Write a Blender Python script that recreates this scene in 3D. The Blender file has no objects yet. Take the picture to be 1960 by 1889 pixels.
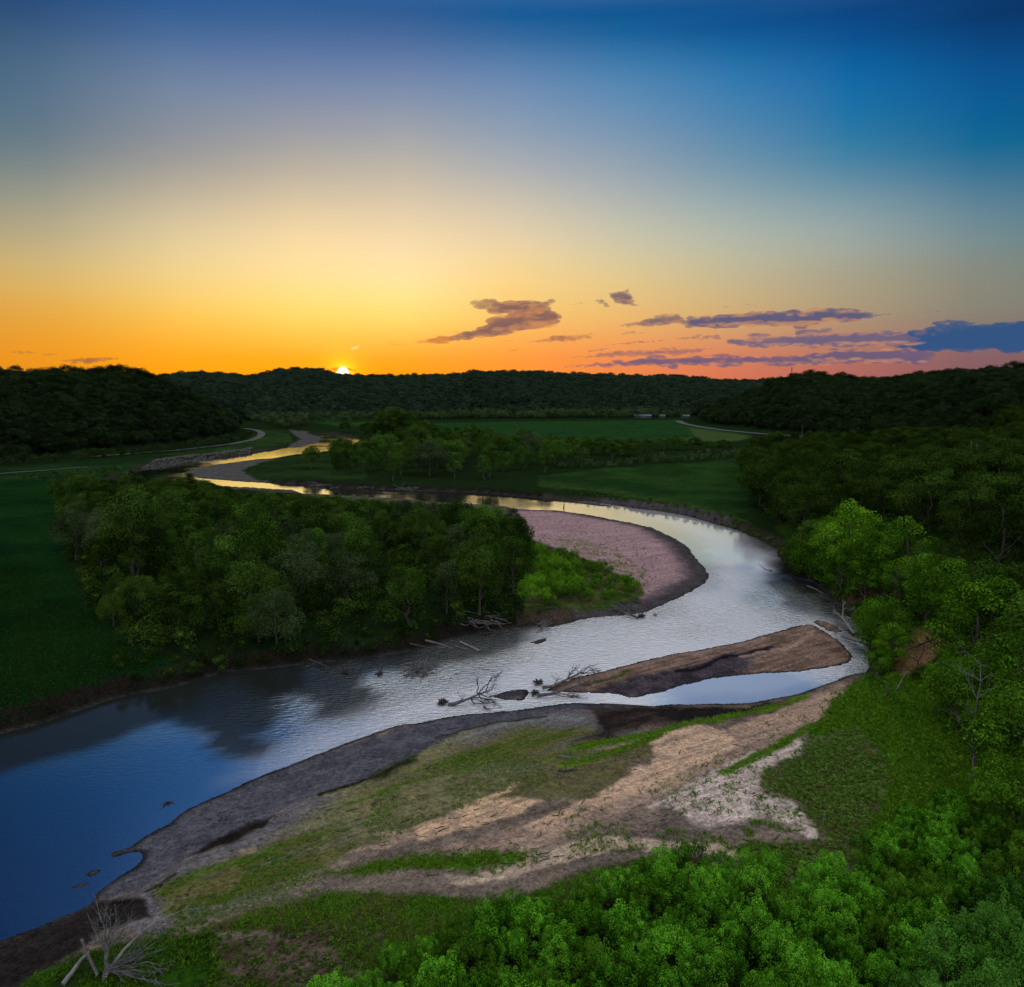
import bpy, math, random
import numpy as np
R = math.radians
C = bpy.context.scene.collection
rng = np.random.default_rng(7)
random.seed(7)

# ------------------------------------------------------------------ camera model
CAMH = 45.0
TH = R(7.5)
F = 1538.0
CX, CY = 980.0, 944.5
cT, sT = math.cos(TH), math.sin(TH)

def ray(x, y):
    dx = (np.asarray(x, float) - CX) / F
    dy = (CY - np.asarray(y, float)) / F
    return dx, cT + dy * sT, -sT + dy * cT

def g(x, y, z=0.0):
    dx, dyy, dz = ray(x, y)
    t = (z - CAMH) / np.minimum(dz, -0.004)
    return dx * t, dyy * t

def poly_w(pts):
    a = np.array(pts, float)
    X, Y = g(a[:, 0], a[:, 1])
    return np.stack([X, Y], 1)

def proj(X, Y, Z=0.0):
    zz = Z - CAMH
    d = np.maximum(Y * cT - zz * sT, 1.0)
    return CX + F * X / d, CY - F * (Y * sT + zz * cT) / d

def az_of(px):
    return math.atan((px - CX) / F * cT)

def el_of(py):
    return math.atan((CY - py) / F) - TH

# ------------------------------------------------------------------ noise / maths
def ss(a, b, x):
    t = np.clip((x - a) / (b - a), 0, 1)
    return t * t * (3 - 2 * t)

def vnoise(x, y, seed=0):
    xi = np.floor(x); yi = np.floor(y)
    fx = x - xi; fy = y - yi
    fx = fx * fx * (3 - 2 * fx); fy = fy * fy * (3 - 2 * fy)
    def h(a, b):
        v = np.sin(a * 127.1 + b * 311.7 + seed * 74.7) * 43758.5453
        return v - np.floor(v)
    return (h(xi, yi) * (1 - fx) + h(xi + 1, yi) * fx) * (1 - fy) + (h(xi, yi + 1) * (1 - fx) + h(xi + 1, yi + 1) * fx) * fy

def fbm(x, y, seed=0, o=4):
    s = 0; a = 0.5; n = 0
    for i in range(o):
        s = s + a * vnoise(x * 2 ** i, y * 2 ** i, seed + i * 13)
        n += a; a *= 0.5
    return s / n * 2 - 1

def sdist(px, py, polys):
    """distance to polygon edges, inside flag (even-odd over all polys)"""
    d2 = np.full(px.shape, 1e18)
    ins = np.zeros(px.shape, bool)
    for P in polys:
        n = len(P)
        for i in range(n):
            ax, ay = P[i]; bx, by = P[(i + 1) % n]
            ex, ey = bx - ax, by - ay
            L = ex * ex + ey * ey
            if L < 1e-12: continue
            wx = px - ax; wy = py - ay
            t = np.clip((wx * ex + wy * ey) / L, 0, 1)
            np.minimum(d2, (wx - ex * t) ** 2 + (wy - ey * t) ** 2, out=d2)
            c = (ay > py) != (by > py)
            if ey != 0:
                ins ^= c & (px < ax + ex * (py - ay) / ey)
    return np.sqrt(d2), ins

def inpoly(px, py, P):
    ins = np.zeros(px.shape, bool)
    n = len(P)
    for i in range(n):
        ax, ay = P[i]; bx, by = P[(i + 1) % n]
        if ay == by: continue
        ins ^= ((ay > py) != (by > py)) & (px < ax + (bx - ax) * (py - ay) / (by - ay))
    return ins

def densify(pts, k=4):
    """Catmull-Rom smoothing of an open polyline"""
    p = [pts[0]] + list(pts) + [pts[-1]]
    out = []
    for i in range(1, len(p) - 2):
        p0, p1, p2, p3 = [np.array(q, float) for q in p[i - 1:i + 3]]
        for j in range(k):
            t = j / k
            out.append(tuple(0.5 * (2 * p1 + (p2 - p0) * t + (2 * p0 - 5 * p1 + 4 * p2 - p3) * t * t + (3 * p1 - p0 - 3 * p2 + p3) * t ** 3)))
    out.append(tuple(pts[-1]))
    return out

# ------------------------------------------------------------------ river plan
INNER = [(-400, 1530), (-150, 1450), (0, 1405), (68, 1388), (171, 1354), (239, 1332), (308, 1321), (369, 1306), (445, 1285), (513, 1280), (598, 1270), (650, 1265),
         (690, 1261), (759, 1251), (814, 1241), (868, 1224), (923, 1210), (964, 1205), (998, 1200), (1025, 1200), (1060, 1200), (1094, 1191), (1128, 1183), (1183, 1179),
         (1237, 1172), (1265, 1159), (1292, 1148), (1324, 1131), (1352, 1114), (1358, 1104), (1350, 1088), (1331, 1066), (1314, 1044), (1291, 1030), (1254, 1012), (1217, 1002),
         (1169, 993), (1118, 984), (1066, 977.5), (991, 974), (964, 969), (895, 964), (827, 960), (759, 953.6), (670, 949), (615, 946), (547, 943), (496, 940), (420, 936), (300, 932), (200, 928)]
OUT_UP = [(200, 922), (253, 910), (268, 898), (300, 891), (340, 884.5), (400, 878), (445, 873), (478, 868), (515, 861.5), (545, 858), (575, 855), (600, 849.5), (615, 844), (619, 840), (610, 834), (590, 830), (560, 828.5), (560, 826.5),
          (600, 826), (625, 828.5), (650, 833), (665, 837), (700, 841), (780, 845)]
LOW_UP = [(780, 851), (700, 854), (670, 861), (620, 868), (588, 872), (547, 876), (496, 878), (451, 884), (400, 891), (365, 899), (349, 905), (376, 914), (444, 921), (513, 925), (598, 928)]
OUTER = [(622, 933), (724, 936.5), (827, 940), (930, 943.5), (1032, 953), (1083, 958), (1135, 960.5), (1203, 971), (1292, 983), (1358, 1000), (1410, 1015), (1454, 1034), (1485, 1052),
         (1494, 1075), (1500, 1098), (1522, 1106), (1550, 1109), (1574, 1128), (1587, 1145), (1600, 1165), (1625, 1180), (1645, 1200), (1656, 1230), (1664, 1258), (1659, 1282), (1640, 1289),
         (1621, 1293), (1580, 1309), (1529, 1326), (1475, 1338), (1427, 1345), (1358, 1347), (1290, 1347.5), (1244, 1350), (1203, 1347), (1135, 1345), (1066, 1348), (998, 1357), (930, 1364),
         (861, 1371), (793, 1385), (759, 1389), (690, 1411), (622, 1438), (564, 1460), (478, 1494), (427, 1518), (359, 1550), (325, 1576), (290, 1593), (262, 1611), (245, 1622), (222, 1630), (212, 1635),
         (219, 1641), (245, 1634), (262, 1633), (270, 1638), (258, 1658), (219, 1685), (185, 1712), (171, 1730), (137, 1747), (82, 1771), (34, 1788), (0, 1801), (-150, 1870), (-400, 1990)]
RIVER = densify(INNER, 3) + OUT_UP + LOW_UP + densify(OUTER, 3)
ISLES = [
    densify([(1049, 1317), (1084, 1302), (1152, 1285), (1203, 1271), (1292, 1251), (1393, 1234), (1478, 1210), (1530, 1198), (1549, 1195), (1562, 1199), (1581, 1210), (1612, 1231), (1632, 1261), (1600, 1275), (1529, 1285),
     (1454, 1290), (1386, 1296), (1331, 1306), (1290, 1318), (1254, 1327), (1231, 1333), (1203, 1335), (1183, 1328), (1135, 1326), (1094, 1325), (1049, 1324), (1046, 1320)], 3),
    [(1556, 1190), (1566, 1187), (1582, 1190), (1600, 1199), (1613, 1208), (1600, 1212), (1580, 1205)],
    densify([(944, 1332), (958, 1326), (978, 1322), (995, 1319), (1007, 1320), (1009, 1327), (1003, 1336), (1000, 1340), (980, 1340), (957, 1339), (944, 1334)], 3),
    [(1014, 1230), (1030, 1224), (1047, 1220), (1046, 1226), (1029, 1234)],
    [(163, 1674), (172, 1668), (191, 1664), (189, 1670), (172, 1678)],
    [(137, 1700), (150, 1692), (171, 1688), (168, 1693), (150, 1700)],
    [(622, 941), (700, 942.5), (760, 945.5), (745, 947), (660, 945)],
    [(1080, 958.5), (1130, 962), (1190, 972), (1150, 969), (1100, 963)],
]
RIVER_W = poly_w(RIVER)
ISLES_W = [poly_w(p) for p in ISLES]

def shore(X, Y):
    """signed distance in metres: + on land, - in the river"""
    sd = np.full(X.shape, 120.0)
    m = (Y > 25) & (Y < 800) & (X > -320) & (X < 180)
    if m.any():
        d, ins = sdist(X[m], Y[m], [RIVER_W] + ISLES_W)
        v = np.where(ins, -d, d)
        r = np.hypot(X[m], Y[m])
        v = v + fbm(X[m] * 0.35, Y[m] * 0.35, 3, 4) * np.clip(r / 260, 0.25, 1.1) * 0.9
        sd[m] = np.clip(v, -40, 120)
    return sd

def pmask(px, py, P, feather, warp=None):
    """soft mask of a plan polygon given in (px,py) map coordinates"""
    out = np.zeros(px.shape)
    a = np.array(P, float)
    m = (px > a[:, 0].min() - feather * 2 - 14) & (px < a[:, 0].max() + feather * 2 + 14) & (py > a[:, 1].min() - feather * 2 - 14) & (py < a[:, 1].max() + feather * 2 + 14)
    if not m.any(): return out
    qx, qy = px[m], py[m]
    if warp is not None: qx = qx + warp[0][m]; qy = qy + warp[1][m]
    d, ins = sdist(qx, qy, [a])
    out[m] = ss(-feather, feather, np.where(ins, d, -d))
    return out

# ------------------------------------------------------------------ terrain
BARS = [
    [(-500, 2050), (-100, 1830), (200, 1600), (700, 1385), (1000, 1335), (1450, 1320), (1600, 1285), (1680, 1300), (1740, 1400), (1850, 1560), (2300, 1600), (2400, 3500), (-900, 3500)],
    [(560, 940), (760, 952), (991, 970), (1217, 992), (1400, 1070), (1380, 1130), (1240, 1185), (1130, 1188), (1100, 1150), (1000, 1030), (900, 1000), (600, 965)],
    [(330, 903), (440, 882), (520, 868), (560, 870), (480, 900), (540, 930), (440, 926)],
    [(550, 822), (600, 824), (630, 840), (590, 860), (540, 862), (520, 850)],
    [(1010, 1312), (1300, 1240), (1540, 1185), (1650, 1210), (1650, 1270), (1500, 1300), (1200, 1345), (930, 1345), (930, 1310)],
    [(990, 1230), (1060, 1205), (1060, 1240), (1000, 1245)], [(120, 1710), (150, 1655), (210, 1650), (200, 1720)],
    [(600, 938), (770, 940), (770, 952), (600, 950)], [(1060, 955), (1200, 965), (1200, 978), (1060, 970)],
]
SLOPE = [(1500, 1046), (1560, 1104), (1600, 1158), (1650, 1190), (1668, 1250), (1690, 1300), (1760, 1352), (1820, 1430), (1880, 1560), (1990, 1680), (2500, 1800), (3400, 1800), (3400, 870), (1700, 870), (1520, 905), (1470, 980)]
SLOPE_W = poly_w(SLOPE)

def lay(xs, ys):
    return np.array(xs, float), np.array(ys, float)
HILLS = {
    # px, top y, ridge distance, base distance, tree height allowance
    'L': dict(x=[-2600, -900, -400, 0, 60, 150, 210, 270, 310, 350, 400, 440, 465, 485],
              top=[690, 690, 700, 709, 713, 711, 709, 714, 727, 748, 778, 799, 816, 836],
              d1=[560, 640, 720, 760, 770, 785, 800, 815, 830, 845, 862, 880, 900, 1000],
              d0=[330, 400, 470, 537, 558, 590, 612, 640, 660, 685, 712, 770, 840, 960], th=11),
    'B': dict(x=[-1200, 100, 250, 328, 342, 383, 410, 441, 478, 492, 513, 554, 595, 620, 643, 651, 657, 663, 668, 680, 701, 759, 841, 878, 909, 964, 1032, 1100, 1169, 1292, 1358, 1372, 1444, 1481, 1600, 1960, 2600, 4500],
              top=[720, 720, 722, 721, 716, 713, 717, 717, 721, 721, 714, 709, 708, 711, 715.5, 717.5, 719, 719.5, 719, 719.5, 722, 721, 722, 718, 713, 715, 714, 718, 720, 721, 725, 729, 730, 726, 728, 722, 715, 715],
              d1=[1500] * 10 + [1650] * 17 + [1800] * 11,
              d0=[900] * 2 + [1000] * 3 + [1050] * 3 + [1120] * 4 + [1200] * 15 + [1240] * 6 + [1300] * 5, th=12),
    'R': dict(x=[1305, 1317, 1358, 1427, 1461, 1481, 1515, 1540, 1580, 1605, 1640, 1700, 1741, 1837, 1892, 1960, 2300, 2800, 4500],
              top=[808, 802, 779, 757, 744, 731, 723, 719, 720, 724, 729, 731, 722, 711, 706, 704, 694, 690, 690],
              d1=[1230, 1220, 1200, 1170, 1150, 1140, 1120, 1100, 1080, 1080, 1120, 1160, 1150, 1050, 980, 930, 800, 700, 600],
              d0=[1150, 1100, 960, 900, 860, 840, 810, 790, 770, 755, 740, 720, 700, 640, 590, 550, 420, 330, 250], th=11),
}
for k, h in HILLS.items():
    for q in ('x', 'top', 'd1', 'd0'):
        h[q] = np.array(h[q], float)
    assert len(h['x']) == len(h['top']) == len(h['d1']) == len(h['d0']), (k, len(h['x']), len(h['top']), len(h['d1']), len(h['d0']))

def hill(X, Y, k):
    """height above the valley floor and slope coordinate s of one bluff"""
    h = HILLS[k]
    r = np.hypot(X, Y)
    a = np.clip(np.arctan2(X, Y), -1.25, 1.25)
    px = CX + F * np.tan(a) / cT
    top = np.interp(px, h['x'], h['top'])
    d1 = np.interp(px, h['x'], h['d1'])
    d0 = np.interp(px, h['x'], h['d0'])
    # slant: rows of the map at this azimuth
    el = np.arctan((CY - top) / F) - TH
    cosa = np.cos(a)
    rid = CAMH + d1 * cosa * np.tan(el) - h['th']
    edge_l = ss(h['x'][0] - 60, h['x'][0] + 40, px)
    edge_r = 1 - ss(h['x'][-1] - 30, h['x'][-1] + 40, px) if k == 'L' else 1.0
    if k == 'R': edge_l = ss(1290, 1330, px)
    s = (r - d0) / (d1 - d0)
    gull = fbm(px * 0.022 + r * 0.004, r * 0.0016, 21, 3)
    s2 = s + gull * 0.16 * ss(0.0, 0.35, s) * (1 - ss(0.75, 1.0, s))
    prof = np.clip(1 - (1 - np.clip(s2, 0, 1)) ** 1.9, 0, 1) * ss(-0.02, 0.18, s2)
    back = np.clip(s - 1, 0, 3)
    fall = {'L': 0.55, 'B': 0.12, 'R': 0.3}[k]
    hh = np.maximum(rid, 0) * prof * np.clip(1 - back * fall, 0.25, 1) * edge_l * edge_r
    return hh, np.where(hh > 0.5, s, -1)

def terrain(X, Y, sd=None):
    X = np.asarray(X, float); Y = np.asarray(Y, float)
    if sd is None: sd = shore(X, Y)
    px, py = proj(X, Y)
    wb = np.zeros(X.shape)
    for P in BARS:
        wb = np.maximum(wb, pmask(px, py, P, 8))
    pos = np.maximum(sd, 0)
    bar = 0.35 * ss(0, 6, pos) + 0.55 * ss(3, 26, pos) + 0.45 * ss(15, 50, pos) + 0.02
    n1 = fbm(X * 0.09, Y * 0.09, 5, 4)
    bar = bar + (n1 * 0.22 + fbm(X * 0.5, Y * 0.5, 8, 3) * 0.05) * ss(1.5, 12, pos)
    bank = 0.25 * ss(0, 0.8, pos) + 1.9 * ss(0.3, 4.2 + 1.2 * n1, pos) + 0.35 * n1 * ss(2, 9, pos)
    z = wb * bar + (1 - wb) * bank
    # cut bank and wooded terrace on the right
    m = (Y > 20) & (Y < 900) & (X > 0) & (X < 900)
    if m.any():
        d, ins = sdist(X[m], Y[m], [SLOPE_W])
        d = np.where(ins, d, 0)
        near = 1 - ss(170, 330, Y[m])
        z[m] += (8.5 * near + 4.0 * (1 - near)) * ss(0, 24, d) + 4 * ss(20, 110, d) + fbm(X[m] * 0.13, Y[m] * 0.13, 31, 3) * 1.1 * ss(1, 10, d)
    hb = np.zeros(X.shape)
    for k in ('L', 'B', 'R'):
        hb = np.maximum(hb, hill(X, Y, k)[0])
    z = z + hb + fbm(X * 0.012, Y * 0.012, 41, 3) * 3.0 * ss(3, 25, hb)
    z = np.where(sd < 0, np.maximum(-0.12 * -sd - 0.05, -1.6), z)
    return z

def put(px, py):
    """ground point seen along a sight line"""
    px = np.atleast_1d(np.asarray(px, float)); py = np.atleast_1d(np.asarray(py, float))
    z = np.full(px.shape, 1.0)
    for i in range(10):
        X, Y = g(px, py, z)
        z = 0.45 * z + 0.55 * terrain(X, Y)
    X, Y = g(px, py, z)
    return X, Y, terrain(X, Y)

# ------------------------------------------------------------------ mesh helpers
def mesh_np(name, V, Fq, smooth=False, mats=(), face_tint=None):
    """V (n,3), Fq (m,k) equal-sided faces"""
    me = bpy.data.meshes.new(name)
    V = np.ascontiguousarray(V, np.float32)
    Fq = np.ascontiguousarray(Fq, np.int32)
    n, k = Fq.shape
    me.vertices.add(len(V)); me.vertices.foreach_set('co', V.ravel())
    me.loops.add(n * k); me.loops.foreach_set('vertex_index', Fq.ravel())
    me.polygons.add(n)
    me.polygons.foreach_set('loop_start', np.arange(0, n * k, k, dtype=np.int32))
    try: me.polygons.foreach_set('loop_total', np.full(n, k, np.int32))
    except Exception: pass
    me.polygons.foreach_set('use_smooth', np.full(n, smooth, bool))
    if face_tint is not None:
        at = me.attributes.new('tint', 'FLOAT', 'FACE')
        at.data.foreach_set('value', np.ascontiguousarray(face_tint, np.float32))
    me.update(calc_edges=True)
    for m in mats: me.materials.append(m)
    return me

def link(name, me, parent=None):
    o = bpy.data.objects.new(name, me)
    C.objects.link(o)
    if parent is not None: o.parent = parent
    return o

def tag(o, label=None, cat=None, group=None, kind=None):
    if label: o['label'] = label
    if cat: o['category'] = cat
    if group: o['group'] = group
    if kind: o['kind'] = kind
    return o

def empty(name, loc, label, cat, group=None):
    o = bpy.data.objects.new(name, None)
    o.empty_display_size = 0.2
    C.objects.link(o); o.location = loc
    return tag(o, label, cat, group)

def quads_mesh(name, Q, tint, mats=()):
    n = len(Q)
    return mesh_np(name, Q.reshape(-1, 3), np.arange(n * 4).reshape(n, 4), False, mats, tint)

class Tubes:
    def __init__(s): s.V = []; s.F = []; s.n = 0
    def add(s, pts, r0, r1=None, k=6, wob=0.0):
        pts = np.array(pts, float)
        m = len(pts)
        rad = np.linspace(r0, r1 if r1 is not None else r0, m) if np.isscalar(r0) else np.array(r0, float)
        t = np.gradient(pts, axis=0)
        t /= np.maximum(np.linalg.norm(t, axis=1, keepdims=True), 1e-9)
        ref = np.where(np.abs(t[:, 2:3]) > 0.85, np.array([[1., 0, 0]]), np.array([[0, 0, 1.]]))
        a = np.cross(t, ref); a /= np.maximum(np.linalg.norm(a, axis=1, keepdims=True), 1e-9)
        b = np.cross(t, a)
        ang = np.linspace(0, 2 * np.pi, k, endpoint=False)
        rr = rad[:, None] * (1 + wob * rng.uniform(-1, 1, (m, k)))
        ring = pts[:, None, :] + rr[..., None] * (np.cos(ang)[None, :, None] * a[:, None, :] + np.sin(ang)[None, :, None] * b[:, None, :])
        s.V.append(ring.reshape(-1, 3))
        i = np.arange(m - 1)[:, None] * k; j = np.arange(k)[None, :]; j2 = (j + 1) % k
        s.F.append((np.stack([i + j, i + j2, i + k + j2, i + k + j], -1).reshape(-1, 4)) + s.n)
        s.n += m * k
        # caps (as quads collapsed on ring, k==6 -> two quads)
        for base in (0, (m - 1) * k):
            idx = [base + q for q in range(k)]
            if k == 6: s.F.append(np.array([[idx[0], idx[1], idx[2], idx[3]], [idx[0], idx[3], idx[4], idx[5]]]) + s.n - m * k)
            if k == 4: s.F.append(np.array([idx]) + s.n - m * k)
        return s
    def mesh(s, name, mat, smooth=True):
        return mesh_np(name, np.concatenate(s.V), np.concatenate(s.F), smooth, (mat,))

def wander(p0, p1, n=6, amp=0.06, sag=0.0):
    p0 = np.array(p0, float); p1 = np.array(p1, float)
    L = np.linalg.norm(p1 - p0)
    t = np.linspace(0, 1, n)[:, None]
    P = p0 + (p1 - p0) * t
    w = rng.normal(0, amp * L, (n, 3)) * np.sin(np.pi * t) ** 0.6
    P = P + w
    P[:, 2] -= sag * L * (4 * t * (1 - t))[:, 0]
    return P

def twiggy(T, p0, d, L, r, depth, up=0.1, k=5):
    d = np.array(d, float); d /= np.linalg.norm(d)
    p1 = np.array(p0) + d * L
    path = wander(p0, p1, 5, 0.05)
    T.add(path, r, r * 0.45, k if depth else 4)
    if depth <= 0: return
    for i in range(rng.integers(3, 6)):
        f = rng.uniform(0.3, 1.0)
        q = path[0] * (1 - f) + path[-1] * f
        dd = d + rng.normal(0, 0.55, 3) + np.array([0, 0, up])
        twiggy(T, q, dd, L * rng.uniform(0.35, 0.65), r * 0.5, depth - 1, up, 4)

# ------------------------------------------------------------------ materials
def lin(c):
    c = np.array(c, float) / 255
    return np.where(c <= 0.04045, c / 12.92, ((c + 0.055) / 1.055) ** 2.4)

def new_mat(name):
    m = bpy.data.materials.new(name); m.use_nodes = True
    nt = m.node_tree
    for n in list(nt.nodes): nt.nodes.remove(n)
    out = nt.nodes.new('ShaderNodeOutputMaterial')
    return m, nt, out

def N(nt, typ, **kw):
    n = nt.nodes.new(typ)
    for k, v in kw.items():
        if k.startswith('i_'):
            key = k[2:]
            key = int(key) if key.isdigit() else key.replace('_', ' ')
            n.inputs[key].default_value = v
        else: setattr(n, k, v)
    return n

def ramp(nt, stops, interp='LINEAR'):
    r = nt.nodes.new('ShaderNodeValToRGB')
    r.color_ramp.interpolation = interp
    el = r.color_ramp.elements
    while len(el) > len(stops): el.remove(el[-1])
    while len(el) < len(stops): el.new(1.0)
    for e, (p, c) in zip(el, stops):
        e.position = p; e.color = (*c, 1) if len(c) == 3 else c
    return r

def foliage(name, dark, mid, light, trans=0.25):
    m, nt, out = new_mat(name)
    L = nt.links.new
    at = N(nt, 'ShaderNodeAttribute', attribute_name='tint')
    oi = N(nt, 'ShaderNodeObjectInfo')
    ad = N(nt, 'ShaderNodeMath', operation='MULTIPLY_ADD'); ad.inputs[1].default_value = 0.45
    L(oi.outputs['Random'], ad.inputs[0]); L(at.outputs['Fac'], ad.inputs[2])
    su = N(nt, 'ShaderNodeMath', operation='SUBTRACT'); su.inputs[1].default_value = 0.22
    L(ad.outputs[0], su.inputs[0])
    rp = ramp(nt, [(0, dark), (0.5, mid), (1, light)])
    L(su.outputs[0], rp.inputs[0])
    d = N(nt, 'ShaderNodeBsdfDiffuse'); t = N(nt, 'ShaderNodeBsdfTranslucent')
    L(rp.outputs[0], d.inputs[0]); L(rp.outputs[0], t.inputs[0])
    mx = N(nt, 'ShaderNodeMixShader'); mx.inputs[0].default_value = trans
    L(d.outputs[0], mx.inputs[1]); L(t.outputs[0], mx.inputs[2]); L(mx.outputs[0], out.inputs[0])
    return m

def bark(name, c0, c1, scale=3.0):
    m, nt, out = new_mat(name)
    L = nt.links.new
    tc = N(nt, 'ShaderNodeTexCoord')
    nz = N(nt, 'ShaderNodeTexNoise'); nz.inputs['Scale'].default_value = scale; nz.inputs['Detail'].default_value = 5
    L(tc.outputs['Object'], nz.inputs['Vector'])
    rp = ramp(nt, [(0.3, c0), (0.7, c1)])
    L(nz.outputs['Fac'], rp.inputs[0])
    b = N(nt, 'ShaderNodeBsdfPrincipled'); b.inputs['Roughness'].default_value = 0.9
    L(rp.outputs[0], b.inputs['Base Color'])
    bp = N(nt, 'ShaderNodeBump'); bp.inputs['Strength'].default_value = 0.5; bp.inputs['Distance'].default_value = 0.05
    L(nz.outputs['Fac'], bp.inputs['Height']); L(bp.outputs[0], b.inputs['Normal'])
    L(b.outputs[0], out.inputs[0])
    return m

def plain(name, c, rough=0.7, scale=2.0, var=0.25, metal=0.0):
    m, nt, out = new_mat(name)
    L = nt.links.new
    tc = N(nt, 'ShaderNodeTexCoord')
    nz = N(nt, 'ShaderNodeTexNoise'); nz.inputs['Scale'].default_value = scale; nz.inputs['Detail'].default_value = 4
    L(tc.outputs['Object'], nz.inputs['Vector'])
    c = np.array(c, float)
    rp = ramp(nt, [(0.25, tuple(c * (1 - var))), (0.75, tuple(np.minimum(c * (1 + var), 1)))])
    L(nz.outputs['Fac'], rp.inputs[0])
    b = N(nt, 'ShaderNodeBsdfPrincipled'); b.inputs['Roughness'].default_value = rough; b.inputs['Metallic'].default_value = metal
    L(rp.outputs[0], b.inputs['Base Color']); L(b.outputs[0], out.inputs[0])
    return m

M = {}  # dark and bright leaf colours put the valley's shaded and lit areas into albedo
M['fol_hill'] = foliage('foliage_hill', (0.0039, 0.0077, 0.0030), (0.0147, 0.0289, 0.0099), (0.0366, 0.0664, 0.0233))
M['fol_far'] = foliage('foliage_far', (0.0063, 0.0129, 0.0081), (0.0263, 0.0498, 0.0302), (0.0522, 0.0925, 0.0533))  # blue-green lift paints distance haze into the leaves
M['fol_dark'] = foliage('foliage_dark', (0.0058, 0.0123, 0.0019), (0.0290, 0.0607, 0.0087), (0.0676, 0.1383, 0.0186))
M['fol_wood'] = foliage('foliage_woods', (0.0039, 0.0084, 0.0013), (0.0197, 0.0413, 0.0059), (0.046, 0.094, 0.0126))
M['fol_grey'] = foliage('foliage_grey_green', (0.0095, 0.0183, 0.0061), (0.0408, 0.0700, 0.0248), (0.0787, 0.1260, 0.0490))
M['fol_mid'] = foliage('foliage_mid', (0.0075, 0.0185, 0.0022), (0.0371, 0.0875, 0.0107), (0.0851, 0.1824, 0.0239))
M['fol_bright'] = foliage('foliage_bright', (0.0158, 0.0420, 0.0021), (0.0688, 0.1717, 0.0089), (0.1652, 0.3685, 0.0204))
M['fol_bank'] = foliage('foliage_bank', (0.0102, 0.0289, 0.0017), (0.0458, 0.1196, 0.0076), (0.1140, 0.2624, 0.0187))
M['fol_shrub'] = foliage('foliage_shrub', (0.0054, 0.0200, 0.0009), (0.0502, 0.1699, 0.0082), (0.1605, 0.4646, 0.0302))
M['fol_pale'] = foliage('foliage_pale', (0.0120, 0.0421, 0.0042), (0.0455, 0.1412, 0.0148), (0.0980, 0.2717, 0.0363))
M['grass'] = foliage('grass_blades', (0.0283, 0.0659, 0.0039), (0.0861, 0.2009, 0.0114), (0.1706, 0.3257, 0.0248), 0.3)
M['weeds'] = foliage('weed_leaves', (0.0253, 0.0518, 0.0069), (0.0720, 0.1368, 0.0173), (0.1584, 0.2736, 0.0576), 0.3)
M['bark'] = bark('bark', (.02, .017, .013), (.06, .05, .04))
M['drift'] = bark('weathered_wood', (.035, .033, .035), (.13, .125, .13), 2.0)
M['pale'] = bark('bleached_wood', (.08, .077, .08), (.22, .215, .22), 2.0)
M['drift_dark'] = bark('wet_wood', (.012, .010, .009), (.05, .042, .038), 2.5)
M['stone'] = plain('riprap_stone', (.042, .042, .04), 0.9, 0.5, 0.4)
M['road'] = plain('gravel_road', (.042, .046, .038), 0.95, 0.3, 0.2)
M['metal_roof'] = plain('blue_grey_metal_roof', (.04, .075, .12), 0.7, 0.2, 0.1)
M['barn_wall'] = plain('barn_wall', (.035, .04, .05), 0.8, 0.3, 0.2)
M['door'] = plain('barn_door', (.05, .06, .075), 0.7, 0.4, 0.15)
M['steel'] = plain('painted_steel', (.10, .05, .05), 0.6, 1.0, 0.2)
M['pole'] = bark('pole_wood', (.025, .022, .02), (.06, .055, .05))

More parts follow.
